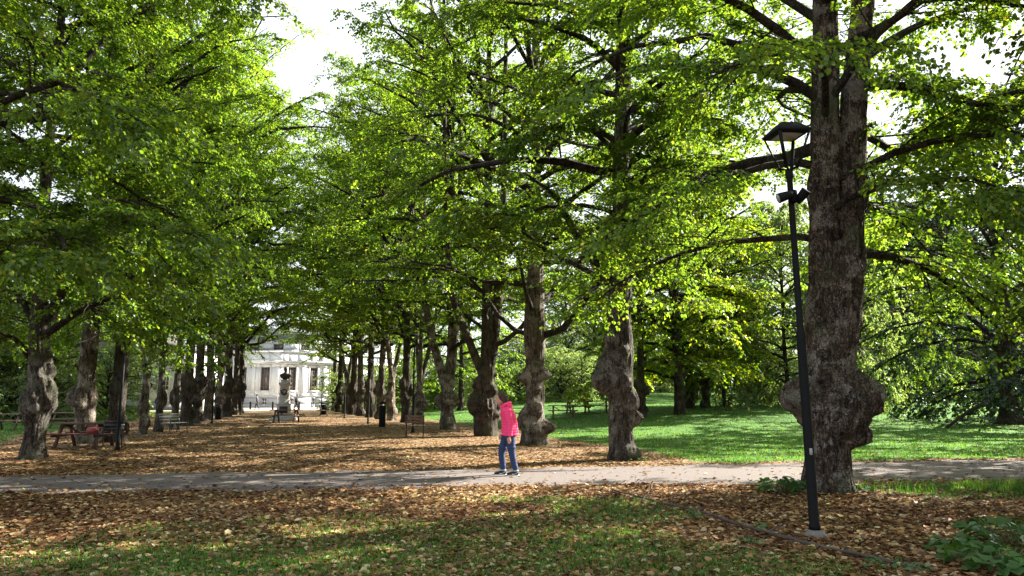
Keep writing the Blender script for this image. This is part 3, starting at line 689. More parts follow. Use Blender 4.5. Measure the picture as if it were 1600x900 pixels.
# unseen trees added outside the frame to shade the lawn and the foreground
SH = "unseen shade casters right of the frame"
for (x, y, k, sc) in ((22, 18.5, 'g', .9), (27, 25.5, 'g', .85), (18.5, 11.5, 'g', .85), (27, 8, 'g', .9), (14.5, -3, 'g', .9)):
    put(k, (x, y, 0), sc, "unseen tree added right of the frame for its shade", SH, "shade_tree")
for i, (px, Y, k, sc) in enumerate(((1180, 88, 'q', 1.2), (1265, 92, 'q', 1.25), (1340, 86, 'g', 1.3), (1440, 84, 'q', 1.3), (1530, 88, 'g', 1.3), (1620, 84, 'g', 1.3), (1010, 90, 'g', 1.2), (930, 86, 'q', 1.2), (1090, 94, 'g', 1.3))):
    b_s = P(px, 640, Y); b_s[2] = float(H(b_s[0], b_s[1]))
    put(k, b_s, sc, "tall leafy tree in the background beyond the right lawn", "background trees beyond the lawns", "background_tree")
# background belts
BG = "background trees beyond the lawns"
def belt(n, x0, x1, y0, y1, kinds, seed, label, mind=6, avoid=True, name="background_tree", group=BG, cat="tree", scr=(.8, 1.15)):
    r = random.Random(seed); pts = []
    for _ in range(n * 40):
        if len(pts) >= n: break
        x, y = r.uniform(x0, x1), r.uniform(y0, y1)
        X = x / 1000. * y if False else x * y / 70.0     # fan out with distance
        u, v = uv_(X, y)
        if avoid and abs(u) < 13: continue
        if any((X - a) ** 2 + (y - b) ** 2 < mind * mind for a, b in pts): continue
        pts.append((X, y))
        put(r.choice(kinds), (X, y, float(H(X, y))), r.uniform(*scr), label, group, name, cat=cat)
belt(9, 5, 58, 92, 116, "ggqqp", 3, "tall leafy tree in the background beyond the right lawn")
belt(16, -62, -26, 48, 105, "ggqd", 4, "tall leafy tree in the background beyond the left lawn")
belt(26, 2, 60, 112, 140, "gq", 5, "tree of the far woodland edge beyond the right lawn", 5)
belt(14, -64, -34, 105, 130, "gq", 6, "tree of the far woodland edge beyond the left lawn", 5)
belt(34, 3, 60, 68, 105, "ssst", 8, "rounded shrub at the far side of the right lawn", 3, name="shrub", group="shrubs beyond the lawns", cat="shrub", scr=(.6, 1.3))
belt(16, -60, -20, 40, 80, "sst", 9, "rounded shrub at the far side of the left lawn", 3, name="shrub", group="shrubs beyond the lawns", cat="shrub", scr=(.6, 1.2))
for i, px in enumerate(range(525, 960, 22)):
    b_s = P(px, 640, 78 + 9 * sin(i * 2.3)); b_s[2] = float(H(b_s[0], b_s[1]))
    put("st"[i % 2], b_s, .8 + .25 * sin(i * 1.7), "rounded shrub at the far side of the right lawn", "shrubs beyond the lawns", "shrub", cat="shrub")
for i, px in enumerate(range(560, 1640, 42)):
    b_s = P(px, 640, 112 + 6 * sin(i * 1.9)); b_s[2] = float(H(b_s[0], b_s[1])) - .2
    put("st"[i % 2], b_s, 1.7 + .3 * sin(i * 2.7), "rounded shrub at the far side of the right lawn", "shrubs beyond the lawns", "shrub", cat="shrub")
for (px, py, sc) in ((20, 655, .9), (60, 650, .8), (165, 655, 1.0), (95, 648, .8)):
    put('s', G(px, py), sc, "loose shrub on the left lawn behind the first left-row limes", "shrubs on the left lawn", "shrub", cat="shrub")

# ------------------------------------------------------------------ more helpers
def loft(mb, rings, n=28):
    a = np.arange(n) * 2 * pi / n
    V = np.concatenate([np.stack([c[0] + np.cos(a) * c[3], c[1] + np.sin(a) * c[4], np.full(n, c[2])], 1) for c in rings])
    q = [(r * n + k, r * n + (k + 1) % n, (r + 1) * n + (k + 1) % n, (r + 1) * n + k) for r in range(len(rings) - 1) for k in range(n)]
    return mb.add(V, q, [list(range(n - 1, -1, -1)), list(range((len(rings) - 1) * n, len(rings) * n))])
def smoothp(pts, rad, k=4):
    pts = np.array(pts, float); t = np.linspace(0, len(pts) - 1, (len(pts) - 1) * k + 1); i = np.arange(len(pts))
    q = np.stack([np.interp(t, i, pts[:, c]) for c in range(3)], 1); r = np.interp(t, i, rad)
    for _ in range(2): q[1:-1] = (q[:-2] + 2 * q[1:-1] + q[2:]) / 4
    return q, r

# ------------------------------------------------------------------ picnic tables, benches
def picnic(base, rz, label, m=None, L=1.8, group="picnic tables in the park"):
    m = m or M_wood
    t = empty("picnic_table", base, rz, label=label, cat="table", group=group)
    b = MB()
    for k in range(5): b.box((0, -.30 + k * .15, .735), (L, .135, .04), bevel=.006)
    b.build("tabletop", m, t)
    for s in (-1, 1):
        b = MB()
        for k in range(2): b.box((0, s * (.62 + k * .14), .44), (L, .13, .04), bevel=.006)
        b.build("seat", m, t)
    for s in (-1, 1):
        x = s * L * .33
        for q in (-1, 1): MB().beam((x, q * .22, .71), (x, q * .62, 0.0), .045, .10, up=(1, 0, 0)).build("leg", m, t)
        MB().box((x + .047 * s, 0, .385), (.045, 1.5, .09)).build("seat_beam", m, t)
        MB().box((x - .047 * s, 0, .68), (.045, .66, .07)).build("top_beam", m, t)
        MB().beam((x - .03 * s, 0, .66), (s * .10, 0, .40), .05, .045).build("brace", m, t)
    return t
def bench(base, rz, label, m=None, L=1.3, group="small iron benches by the trees"):
    t = empty("park_bench", base, rz, label=label, cat="bench", group=group); m = m or M_wood
    b = MB()
    for k in range(4): b.box((0, -.17 + k * .115, .44), (L, .09, .03), bevel=.005)
    b.build("seat", m, t)
    b = MB()
    for k in range(3): b.beam((-L / 2, .27 + .03 * k, .58 + .11 * k), (L / 2, .27 + .03 * k, .58 + .11 * k), .025, .085)
    b.build("backrest", m, t)
    for s in (-1, 1):
        x = s * L * .44
        q, r = smoothp([(x, -.26, 0), (x, -.2, .2), (x, -.22, .42), (x, .2, .41), (x, .27, .6), (x, .36, .85)], [.018] * 6); MB().tube(q, r, 8).build("iron_side", M_iron, t, True)
        q, r = smoothp([(x, .34, 0), (x, .24, .2), (x, .2, .41)], [.018] * 3); MB().tube(q, r, 8).build("leg", M_iron, t, True)
        q, r = smoothp([(x, -.22, .43), (x, -.24, .6), (x, -.1, .65), (x, .27, .64)], [.014] * 4); MB().tube(q, r, 8).build("armrest", M_iron, t, True)
    return t
picnic(G(131, 699), R_(4), "reddish brown picnic table beside the first left-row lime", M_woodr, 1.75)
tt = tag(MB().box((0, 0, .09), (.30, .24, .18), bevel=.03).build("storage_box", M_redp), "small red box standing on the seat of the reddish picnic table", "box")
g0 = G(131, 699); tt.location = (g0[0] + .62, g0[1] - .66, g0[2] + .461)
bench(G(170, 702), R_(10), "dark iron-legged bench at the foot of the left lantern post", M_iron, .6)
bench(G(648, 683), R_(185), "small iron-legged bench in front of the tall right lamp post", M_wood, .75)
bench(G(272, 677), R_(75), "pale grey slatted bench between the left row trunks", M_grey, 1.2)
bench(G(506, 650), R_(100), "far bench by the bins at the end of the right row", M_wood, 1.2)
picnic(G(447, 660), R_(2), "dark picnic table standing in the avenue in front of the bust monument", M_wood)
picnic(G(880, 653), R_(-3), "dark brown picnic table on the lawn right of the third lime", M_wood)
picnic(G(903, 646), R_(8), "farther reddish picnic table, middle of the three on the lawn", M_woodr)
picnic(G(931, 645), R_(-6), "farther reddish picnic table, rightmost of the three on the lawn", M_woodr, 2.0)
picnic(G(806, 657), R_(0), "dark picnic table half hidden behind the pink jacket", M_wood)
picnic(G(12, 672), R_(5), "dark picnic table on the lawn at the far left edge", M_wood)
picnic(G(108, 668), R_(-8), "dark picnic table behind the reddish one on the left lawn", M_wood)

# ------------------------------------------------------------------ litter bins
def bin_(base, label, h=1.0, r=.2):
    t = empty("litter_bin", base, label=label, cat="bin", group="black litter bins along the avenue")
    MB().lathe((0, 0, 0), [(r * .9, 0.02), (r, .06), (r, h * .82), (r * .97, h * .84)], 20).build("body", M_metal, t, False)
    MB().lathe((0, 0, 0), [(r * 1.06, h * .90), (r * 1.06, h * .93), (r * .6, h), (r * .05, h + .02)], 20).build("lid", M_metal, t)
    for a in (0, 2.1, 4.2): MB().beam((r * .9 * cos(a), r * .9 * sin(a), h * .8), (r * .9 * cos(a), r * .9 * sin(a), h * .91), .02, .02).build("lid_post", M_metal, t)
    return t
bin_(G(597, 668), "black litter bin at the foot of a slim right-row trunk", 1.3, .17)
bin_(G(505, 648), "far black litter bin near the end of the right row", 1.0, .25)
bin_(G(341, 656), "black litter bin between far left-row trunks", 1.0, .2)

# ------------------------------------------------------------------ lamps
def pole_lamp(base, h, label, r=.04, s=1.0, group="lantern posts along the avenue"):
    t = empty("street_lamp", base, label=label, cat="street lamp", group=group)
    MB().lathe((0, 0, 0), [(r * 2.0, -.02), (r * 1.9, .08), (r * 1.35, .12), (r * 1.3, h * .34), (r, h * .36), (r * .9, h - .55 * s)], 14).build("pole", M_metal, t, True)
    z0 = h - .55 * s
    ro = MB(); ro.lathe((0, 0, z0), [(.235 * s, .44 * s), (.25 * s, .46 * s), (.25 * s, .48 * s), (.12 * s, .56 * s), (.03 * s, .60 * s)], 4, rot=pi / 4); ro.build("lamp_roof", M_metal, t)
    MB().lathe((0, 0, z0), [(.19 * s, .425 * s), (.19 * s, .438 * s)], 4, rot=pi / 4).build("lamp_diffuser", M_glassd, t)
    f = MB()
    for k in range(4):
        a = pi / 4 + k * pi / 2
        f.beam((.07 * s * cos(a), .07 * s * sin(a), z0 + .02), (.225 * s * cos(a), .225 * s * sin(a), z0 + .45 * s), .025 * s, .02 * s)
        b2 = a + pi / 2
        f.beam((.09 * s * cos(a), .09 * s * sin(a), z0 + .06 * s), (.09 * s * cos(b2), .09 * s * sin(b2), z0 + .06 * s), .014 * s, .014 * s)
    f.build("lantern_frame", M_metal, t)
    return t
pole_lamp(G(183, 704), 3.75, "black lantern post in front of the dark leaning left-row lime")
pole_lamp(G(575, 662), 3.7, "black lantern post left of the bin in the right row")
pole_lamp(G(645, 676), 4.3, "black lantern post behind the small bench in the right row")
pole_lamp(G(538, 654), 3.4, "far lantern post, third from the front in the right row")
pole_lamp(G(502, 644), 3.4, "farthest lantern post of the right row, near the forecourt")
pole_lamp(G(331, 662), 3.4, "far lantern post on the left side of the avenue")
pole_lamp(G(376, 648), 3.4, "farthest lantern post on the left side, before the building")

nb_ = G(1274, 840)
t = empty("street_lamp", nb_, R_(8), label="tall black lamp post with open lantern head and two spotlights in the foreground", cat="street lamp", group="lantern posts along the avenue")
ztop = P(1228, 196, nb_[1])[2]; zl = P(1228, 268, nb_[1])[2]; zj = P(1250, 520, nb_[1])[2]
MB().lathe((0, 0, 0), [(.13, -.02), (.125, .03), (.085, .07), (.066, .085)], 28).build("concrete_base", M_conc, t, True)
MB().lathe((0, 0, 0), [(.066, .08), (.064, .13), (.056, .15), (.053, zj - .05), (.050, zj), (.040, zj + .03), (.035, zl - .1), (.048, zl - .08), (.048, zl), (.03, zl + .02)], 24).build("pole", M_metal, t, True)
MB().lathe((0, 0, P(1250, 553, nb_[1])[2]), [(.0525, 0), (.0525, .028)], 24).build("white_band", M_white, t)
MB().box((-.01, -.057, P(1262, 705, nb_[1])[2]), (.035, .01, .075), bevel=.003).build("service_tag", M_grey, t)
hr = ztop - zl; t.rotation_euler = (0, -.016, R_(8))
ro = MB(); ro.lathe((0, 0, zl), [(.275, hr * .76), (.30, hr * .78), (.30, hr * .83), (.17, hr * .985), (.16, hr * 1.0), (.02, hr * 1.01)], 4, rot=pi / 4)
roof = ro.build("lamp_roof", M_metal, t)
MB().lathe((0, 0, zl), [(.19, hr * .735), (.19, hr * .755)], 4, rot=pi / 4).build("lamp_diffuser", M_glassd, t)
for k in range(4):
    a = pi / 4 + k * pi / 2; a2 = a + pi / 2
    MB().beam((.10 * cos(a), .10 * sin(a), zl + .02), (.27 * cos(a), .27 * sin(a), zl + hr * .77), .04, .016, up=(cos(a), sin(a), .3)).build("lantern_arm", M_metal, t)
fr = MB()
for k in range(4):
    a = pi / 4 + k * pi / 2; a2 = a + pi / 2
    fr.beam((.13 * cos(a), .13 * sin(a), zl + .05), (.13 * cos(a2), .13 * sin(a2), zl + .05), .014, .014)
    fr.beam((0, 0, zl + .015), (.12 * cos(a), .12 * sin(a), zl + .05), .02, .02)
fr.build("lantern_ring", M_metal, t)
for sx, dr in ((.105, (.45, -.55, .72)), (-.105, (-.75, .15, -.25))):
    zc = zl - .33
    d = np.array(dr, float); d /= np.linalg.norm(d); c0 = np.array([sx, -.06, zc])
    br = MB(); br.beam((0, -.04, zc - .02), c0, .03, .04); br.box((0, -.05, zc), (.09, .07, .16), bevel=.012); br.build("spotlight_bracket", M_metal, t)
    q = np.array([c0 - d * .09, c0 - d * .085, c0, c0 + d * .085, c0 + d * .09]); sp = MB().tube(q, [.028, .042, .056, .062, .064], 20).build("spotlight", M_metal, t, False)
    q = np.array([c0 + d * .0905, c0 + d * .096]); MB().tube(q, [.053, .053], 20).build("spotlight_lens", M_glassd, sp)

# ------------------------------------------------------------------ bust monument
M_bronze = simple("bronze", (.045, .035, .03), .5, .5, .4, 8, .2)
M_stone = simple("monument_stone", (.42, .41, .40), .8, 0, .18, 6, .3)
mb0 = G(443, 657); t = empty("bust_monument", mb0, R_(12), label="dark bronze bust on a tall pale stone pedestal in the avenue", cat="monument")
mh = P(443, 573, mb0[1])[2]; k_ = mh / 4.0
MB().box((0, 0, .09), (1.9, 1.9, .2), bevel=.02).box((0, 0, .27), (1.45, 1.45, .18), bevel=.02).build("step", M_stone, t)
MB().box((0, 0, .36 + .40), (.98, .98, .8), bevel=.03).box((0, 0, 1.20), (1.08, 1.08, .08), bevel=.02).build("plinth", M_stone, t)
sh = MB(); sh.lathe((0, 0, 0), [(.54, 1.24), (.50, 1.34), (.46, 2.55), (.50, 2.62), (.60, 2.68), (.60, 2.78), (.40, 2.82), (.38, 2.98), (.44, 3.02)], 4, rot=pi / 4); sh.build("shaft", M_stone, t)
wr = MB(); q = [( .2 * cos(a), -.40 - .02, 2.1 + .2 * sin(a)) for a in np.linspace(0, 2 * pi, 17)]
wr.tube(q, .04, 8); wr.tube([(-.3, -.38, 2.25), (0, -.44, 1.95), (.3, -.38, 2.25)], .03, 8); wr.build("wreath", M_bronze, t, True)
MB().box((0, -.505, .8), (.6, .02, .5), bevel=.004).build("inscription_panel", M_bronze, t)
bu = MB(); loft(bu, [(0, 0, 3.0, .14, .12), (0, 0, 3.08, .2, .15), (0, 0, 3.2, .36, .2), (0, .0, 3.36, .42, .22), (0, 0, 3.47, .34, .18), (0, 0, 3.52, .13, .13), (0, -.02, 3.62, .1, .11)])
bu.ball((0, -.03, 3.80), .16, 20, (.85, 1.0, 1.2)); bu.ball((0, -.18, 3.79), .035, 10, (.8, 1, 1.4)); bu.ball((0, -.12, 3.66), .09, 12, (.9, .8, 1)); bu.ball((0, .03, 3.86), .16, 16, (.95, 1, .95))
for s in (-1, 1): bu.ball((.14 * s, 0, 3.78), .035, 8, (.5, 1, 1.3))
bu = bu.build("bust", M_bronze, t); baked(bu, .03, 1)
for ch in t.children: pass
t.scale = (k_,) * 3

# ------------------------------------------------------------------ buildings
M_plaster = simple("white_plaster", (.60, .61, .62), .85, 0, .05, 3, .05)
M_base = simple("grey_basement_render", (.33, .35, .38), .9, 0, .1, 4, .1)
M_frame = simple("window_frame_brown", (.16, .12, .10), .6)
M_wframe = simple("window_frame_white", (.7, .7, .68), .6)
M_roofm = simple("roof_metal", (.16, .17, .17), .5, .3, .1)
M_pane, nt, out = mat("window_glass"); p = N(nt, "BsdfPrincipled", Roughness=.06); p.inputs["Base Color"].default_value = (.10, .09, .09, 1); nt.links.new(p.outputs[0], out.inputs[0])
def facade(root, o2, d, L, Hb, Hw, cols, ww=1.3, wz=(2.25, 5.35), bw=(.62, .45, 1.2), pil=(), base_h=1.45, depth=.4, fr=None, base_win=True, cornice=True, pilz=None):
    """a straight wall from o2 along unit d; outside is to the right of d"""
    d = np.array([d[0], d[1], 0.]); n = np.array([d[1], -d[0], 0.]); up = np.array([0, 0, 1.]); o = np.array([o2[0], o2[1], 0.])
    M = np.stack([d, -n, up], 1)
    def bx(m, s0, s1, z0, z1, y0, y1): m.box(o + d * (s0 + s1) / 2 - n * (y0 + y1) / 2 + up * (z0 + z1) / 2, (s1 - s0, y1 - y0, z1 - z0), M=M)
    def cells(z0, z1, ops, name, mt, y0=0.0):
        m = MB(); ss = sorted({0.0, L, *[a for a, b, c, e in ops], *[b for a, b, c, e in ops]}); zz = sorted({z0, z1, *[c for a, b, c, e in ops], *[e for a, b, c, e in ops]})
        for i in range(len(zz) - 1):
            for j in range(len(ss) - 1):
                sm, zm = (ss[j] + ss[j + 1]) / 2, (zz[i] + zz[i + 1]) / 2
                if any(a < sm < b and c < zm < e for a, b, c, e in ops): continue
                bx(m, ss[j], ss[j + 1], zz[i], zz[i + 1], y0, depth)
        return m.build(name, mt, root)
    up_ops = [(c - ww / 2, c + ww / 2, wz[0], wz[1]) for c in cols]; lo_ops = [(c - bw[0] / 2, c + bw[0] / 2, bw[1], bw[2]) for c in cols] if base_win else []
    if base_h > 0:
        cells(-.2, base_h, lo_ops, "basement_wall", M_base, -.06)
        m = MB(); bx(m, 0, L, base_h, base_h + .10, -.12, .2); m.build("plinth_band", M_plaster, root)
    cells(base_h + (.1 if base_h > 0 else 0), Hw, up_ops, "wall", M_plaster)
    for c in cols:
        f = MB(); a, b = c - ww / 2, c + ww / 2
        for (s0, s1, z0, z1) in ((a, a + .07, *wz), (b - .07, b, *wz), (a, b, wz[0], wz[0] + .08), (a, b, wz[1] - .08, wz[1])): bx(f, s0, s1, z0, z1, .12, .2)
        hw = wz[1] - wz[0]
        for k in (1, 2): bx(f, a + ww * k / 3 - .025, a + ww * k / 3 + .025, wz[0] + .08, wz[1] - .08, .13, .19)
        nr = max(2, int(hw / .5))
        for k in range(1, nr): bx(f, a + .07, b - .07, wz[0] + hw * k / nr - .02, wz[0] + hw * k / nr + .02, .135, .185)
        w = f.build("window", fr or M_frame, root)
        m = MB(); bx(m, a, b, *wz, .21, .23); m.build("pane", M_pane, w)
        m = MB(); bx(m, a - .14, b + .14, wz[0] - .12, wz[0] - .002, -.12, .1); m.build("sill", M_plaster, w)
        m = MB()
        bx(m, a - .16, a - .002, wz[0], wz[1] + .16, -.05, -.003); bx(m, b + .002, b + .16, wz[0], wz[1] + .16, -.05, -.003); bx(m, a - .22, b + .22, wz[1] + .162, wz[1] + .28, -.10, -.003)
        m.build("surround", M_plaster, w)
    for (a, b, z0, z1) in lo_ops:
        f = MB(); bx(f, a, a + .05, z0, z1, .06, .12); bx(f, b - .05, b, z0, z1, .06, .12); bx(f, (a + b) / 2 - .025, (a + b) / 2 + .025, z0, z1, .06, .12); bx(f, a, b, (z0 + z1) / 2 - .02, (z0 + z1) / 2 + .02, .07, .11)
        w = f.build("basement_window", M_wframe, root); m = MB(); bx(m, a, b, z0, z1, .13, .15); m.build("pane", M_pane, w)
    for s in pil:
        m = MB(); bx(m, s - .28, s + .28, base_h + .102, pilz or 5.75, -.14, -.003); bx(m, s - .34, s + .34, base_h + .103, base_h + .35, -.19, -.141); bx(m, s - .34, s + .34, (pilz or 5.75) - .3, (pilz or 5.75) - .002, -.19, -.142); m.build("pilaster", M_plaster, root)
    if cornice:
        m = MB(); bx(m, -.1, L + .1, 5.80, 6.0, -.16, -.003); bx(m, -.25, L + .25, 6.02, 6.14, -.42, -.003); bx(m, -.12, L + .12, 6.15, 6.25, -.2, -.003)
        bx(m, -.1, L + .1, Hw + .002, Hw + .18, -.18, .5); m.build("cornice", M_plaster, root)
cr0 = np.array([-30.4, 98.0, 0.0])
t = empty("palace_building", cr0, label="white classical building with pilasters and tall brown windows closing the avenue", cat="building")
d1 = np.array([cos(R_(9)), -sin(R_(9))]); d2 = np.array([cos(R_(50)), sin(R_(50))])
facade(t, -d1 * 16, d1, 16, 0, 7.3, [3.4, 7.0, 10.3, 13.6], pil=[1.7, 5.2, 8.65, 11.95, 15.4])
facade(t, (0.02, 0), d2, 22, 0, 7.3, [1.5, 4.9, 8.3, 11.7, 15.1, 18.5], pil=[3.2, 6.6, 10.0, 13.4, 16.8, 20.2])
# attic storey, set back, and its roof
n1 = np.array([-d1[1], d1[0]]); n2_ = np.array([-d2[1], d2[0]])
facade(t, -d1 * 13 + n1 * 2.2 - 0 * d1, d1, 13.3, 0, 9.2, [4.4, 7.7, 11.2], ww=1.5, wz=(7.75, 8.55), base_h=-0.0, base_win=False, cornice=False)
facade(t, n1 * 2.2 + d1 * .35, d2, 18, 0, 9.2, [1.9, 5.3, 8.7, 12.1], ww=1.5, wz=(7.75, 8.55), base_h=0, base_win=False, cornice=False)
def slab(pts, z0, z1, top_in, name, m, root):
    pts = np.array(pts, float); c = pts.mean(0); n = len(pts); tp = c + (pts - c) * top_in
    V = np.concatenate([np.c_[pts, np.full(n, z0)], np.c_[tp, np.full(n, z1)]])
    return MB().add(V, [(k, (k + 1) % n, n + (k + 1) % n, n + k) for k in range(n)], [list(range(n - 1, -1, -1)), list(range(n, 2 * n))]).build(name, m, root)
ring = [-d1 * 16 + n1 * .5, n1 * .5 + d1 * .1, d2 * 22 + n2_ * .5, d2 * 22 + n2_ * 14, -d1 * 16 + n1 * 22]
slab(ring, 7.0, 7.28, 1.0, "flat_roof", M_roofm, t)
slab([-d1 * 13.5 + n1 * 1.7, n1 * 1.7 + d1 * .45, d2 * 18.6 + n2_ * 1.8, d2 * 18 + n2_ * 12, -d1 * 13 + n1 * 16], 9.21, 11.2, .55, "roof", M_roofm, t)
for px in (421.5, 431): pass
mdp = MB(); q = -d1 * .45 - n1 * .12; mdp.tube([(q[0], q[1], .2), (q[0], q[1], 5.8)], .05, 8); mdp.build("downpipe", M_wframe, t, True)
q = -d1 * 12.9 - n1 * .12; mdp = MB(); mdp.tube([(q[0], q[1], .2), (q[0], q[1], 5.8)], .05, 8); mdp.build("downpipe", M_wframe, t, True)

t = empty("pale_building", (-56, 84, 0), label="pale two-storey building glimpsed between the left row trunks", cat="building")
dd = np.array([cos(R_(-6)), sin(R_(-6))]); nn = np.array([-dd[1], dd[0]])
facade(t, (0, 0), dd, 20, 0, 6.6, [2, 5, 8, 11, 14, 17.5], ww=1.2, wz=(2.2, 4.2), base_h=1.0, base_win=False, cornice=False, fr=M_wframe)
slab([(-.4, -.4), dd * 20.4 - nn * .4, dd * 20.4 + nn * 9, nn * 9 - dd * .4], 6.61, 9.2, .4, "roof", simple("roof_tile", (.13, .12, .115), .8, 0, .2, 8), t)
slab([dd * 0 + nn * .41, dd * 20 + nn * .41, dd * 20 + nn * 8.6, nn * 8.6], -.2, 6.6, 1, "side_wall", M_plaster, t)

# bollards on the forecourt
for px in (391, 426, 467, 512):
    g_ = G(px, 640)
    tag(link("bollard", MB().lathe((0, 0, 0), [(.12, 0), (.13, .05), (.11, .12), (.11, .75), (.13, .8), (.06, .9), (.01, .92)], 14).data("bollard", M_metal, True)),
        {391: "dark bollard left of the walking figure by the building", 426: "dark bollard just left of the bust monument", 467: "dark bollard just right of the bust monument", 512: "dark bollard at the right end of the forecourt"}[px], "bollard", "bollards in front of the white building").location = g_

# ------------------------------------------------------------------ people
M_skin = simple("skin", (.52, .27, .19), .55, 0, .06, 20)
def person(base, rz, label, J, cols, shoe, group=None, detail=True, sc=1.0):
    t = empty("person", base, rz, label=label, cat="person", group=group)
    vox = .006 if detail else .016
    m = MB()
    def limb(pts, rad, mm=m, n=14):
        q, r = smoothp(pts, rad); mm.tube(q, r, n)
    hx, hz = J['head']
    loft(m, [(J['hip'][0], 0, .82, .10, .13), (J['hip'][0], 0, .95, .12, .15), (J['hip'][0] - .01, 0, 1.08, .10, .13), (J['chest'][0], 0, 1.22, .12, .165), (J['chest'][0] - .01, 0, 1.33, .085, .16), (J['neck'][0], 0, 1.38, .055, .07), (J['neck'][0] - .01, 0, 1.43, .05, .055), (hx + .02, 0, hz - .07, .055, .055)], 24)
    m.ball((hx, 0, hz), .105, 24, (.93, .76, 1.16))
    m.ball((hx - .035, 0, hz - .06), .065, 16, (.9, .8, .95))          # jaw
    m.ball((hx - .082, 0, hz - .095), .022, 10)                          # chin
    m.tube([(hx - .085, 0, hz + .025), (hx - .103, 0, hz - .002), (hx - .122, 0, hz - .022), (hx - .095, 0, hz - .032)], [.010, .013, .016, .012], 10)   # nose
    m.ball((hx - .094, 0, hz - .055), .015, 10, (.8, 1.5, .55)); m.ball((hx - .09, 0, hz - .068), .014, 10, (.8, 1.4, .6))  # lips
    m.tube([(hx - .082, -.04, hz + .028), (hx - .094, 0, hz + .026), (hx - .082, .04, hz + .028)], .010, 8)        # brow
    for s in (-1, 1): m.ball((hx + .01, s * .08, hz - .01), .026, 12, (.8, .35, 1.25))
    for arm in J['arms']:
        sh_, el, wr_, s = arm
        limb([sh_, el, wr_], [.05, .04, .027])
        w_ = np.array(wr_); dn = (w_ - np.array(el)); dn /= np.linalg.norm(dn); fw = np.array([-1, 0, 0.]) - dn * (-dn[0]); fw /= np.linalg.norm(fw)
        sd = np.cross(dn, fw)
        m.tube([w_, w_ + dn * .03, w_ + dn * .065, w_ + dn * .09], [.024, .03, .034, .03], 12, squash=.62)
        for k, (off, ln) in enumerate(((.027, .062), (.010, .072), (-.008, .066), (-.025, .05))):
            a_ = w_ + dn * .078 + fw * off; inn = -sd * s
            m.tube([a_, a_ + dn * ln * .5 + inn * .004, a_ + dn * ln * .85 + inn * .010, a_ + dn * ln + inn * .017], [.0098, .0092, .0086, .007], 8)
        a_ = w_ + dn * .03 + fw * .026
        m.tube([a_, a_ + fw * .014 + dn * .022, a_ + fw * .014 + dn * .045 - sd * s * .006, a_ + fw * .008 + dn * .064 - sd * s * .010], [.014, .012, .0105, .008], 8)
    for leg in J['legs']:
        h, k, a = leg; limb([h, k, a], [.08, .05, .035]); m.tube([(a[0], a[1], a[2] - .01), (a[0] - .06, a[1], .05), (a[0] - .13, a[1], .035)], [.036, .034, .025], 12)
    body = m.build("body", M_skin, t); baked(body, vox, 1)
    # eyes
    for s in (-1, 1): MB().ball((hx - .0875, s * .031, hz + .004), .0085, 10).build("eye", M_iron, t, True)
    # hair
    h = MB(); h.ball((hx + .022, 0, hz + .022), .112, 24, (.95, .84, 1.08)); h.tube([(hx + .05, 0, hz + .03), (hx + .085, 0, hz - .05), (hx + .10, 0, hz - .13)] if J.get('long') else [(hx + .05, 0, hz), (hx + .06, 0, hz - .04)], [.085, .075, .05] if J.get('long') else [.07, .05], 14)
    for s in (-1, 1): h.tube([(hx - .04, s * .05, hz + .10), (hx - .02, s * .085, hz + .05), (hx + .03, s * .088, hz - .03), (hx + .06, s * .075, hz - .11)], [.022, .026, .028, .02], 10)
    h = h.build("hair", cols['hair'], t); baked(h, vox, 2)
    # jacket
    j = MB(); rr = []; c0, c1 = J['hip'][0] + .02, J['chest'][0]
    zs = np.arange(J['hem'], 1.375, .0085)
    for z in zs:
        f = (z - J['hem']) / (1.375 - J['hem']); cx = c0 * (1 - f) + c1 * f + .02 * sin(pi * f)
        w = np.interp(z, [J['hem'], J['hem'] + .02, .95, 1.1, 1.22, 1.30, 1.35, 1.375], [.155, .172, .165, .158, .16, .135, .10, .08]); d = np.interp(z, [J['hem'], .95, 1.1, 1.22, 1.30, 1.35, 1.375], [.20, .20, .185, .195, .195, .15, .09])
        pf = cols['puff'] * abs(sin(pi * (z - J['hem']) / .052)) ** .6 - cols['puff'] * .6
        rr.append((cx, 0, z, w + pf, d + pf))
    loft(j, rr, 36)
    nk = J['neck'][0]
    j.tube([(nk - .03, 0, 1.355), (nk - .035, 0, 1.41)], [.085, .07], 16)
    if cols.get('hood'):
        j.ball((nk + .075, 0, 1.39), .085, 18, (.95, 1.25, .85)); j.tube([(nk - .06, -.07, 1.36), (nk + .0, -.10, 1.42), (nk + .09, -.05, 1.45), (nk + .11, 0, 1.455), (nk + .09, .05, 1.45), (nk, .10, 1.42), (nk - .06, .07, 1.36)], .033, 10)
    for sh_, el, wr_, s in J['arms']:
        q, r = smoothp([sh_, el, wr_], [.088, .068, .052], 14)
        L = np.concatenate([[0], np.cumsum(np.linalg.norm(np.diff(q, axis=0), axis=1))]); r = r + cols['puff'] * (np.abs(np.sin(pi * L / .052)) ** .6 - .6)
        j.tube(q, r, 18)
    j = j.build("jacket", cols['jacket'], t); baked(j, vox * .9, 1 if detail else 0)
    # trousers
    p_ = MB(); loft(p_, [(J['hip'][0], 0, .70, .06, .10), (J['hip'][0], 0, .78, .11, .15), (J['hip'][0], 0, .86, .135, .165), (J['hip'][0], 0, .96, .13, .16)], 24)
    for h_, k, a in J['legs']:
        q, r = smoothp([(h_[0], h_[1], h_[2] + .02), tuple((np.array(h_) + np.array(k)) / 2), k, tuple((np.array(k) + np.array(a)) / 2), (a[0], a[1], a[2] + .045)], [.108, .094, .072, .064, .056], 6)
        g = np.random.default_rng(3); r = r + g.normal(0, .003, len(r)); p_.tube(q, r, 18)
    p_ = p_.build("jeans" if detail else "trousers", cols['legs'], t); baked(p_, vox, 8 if detail else 1)
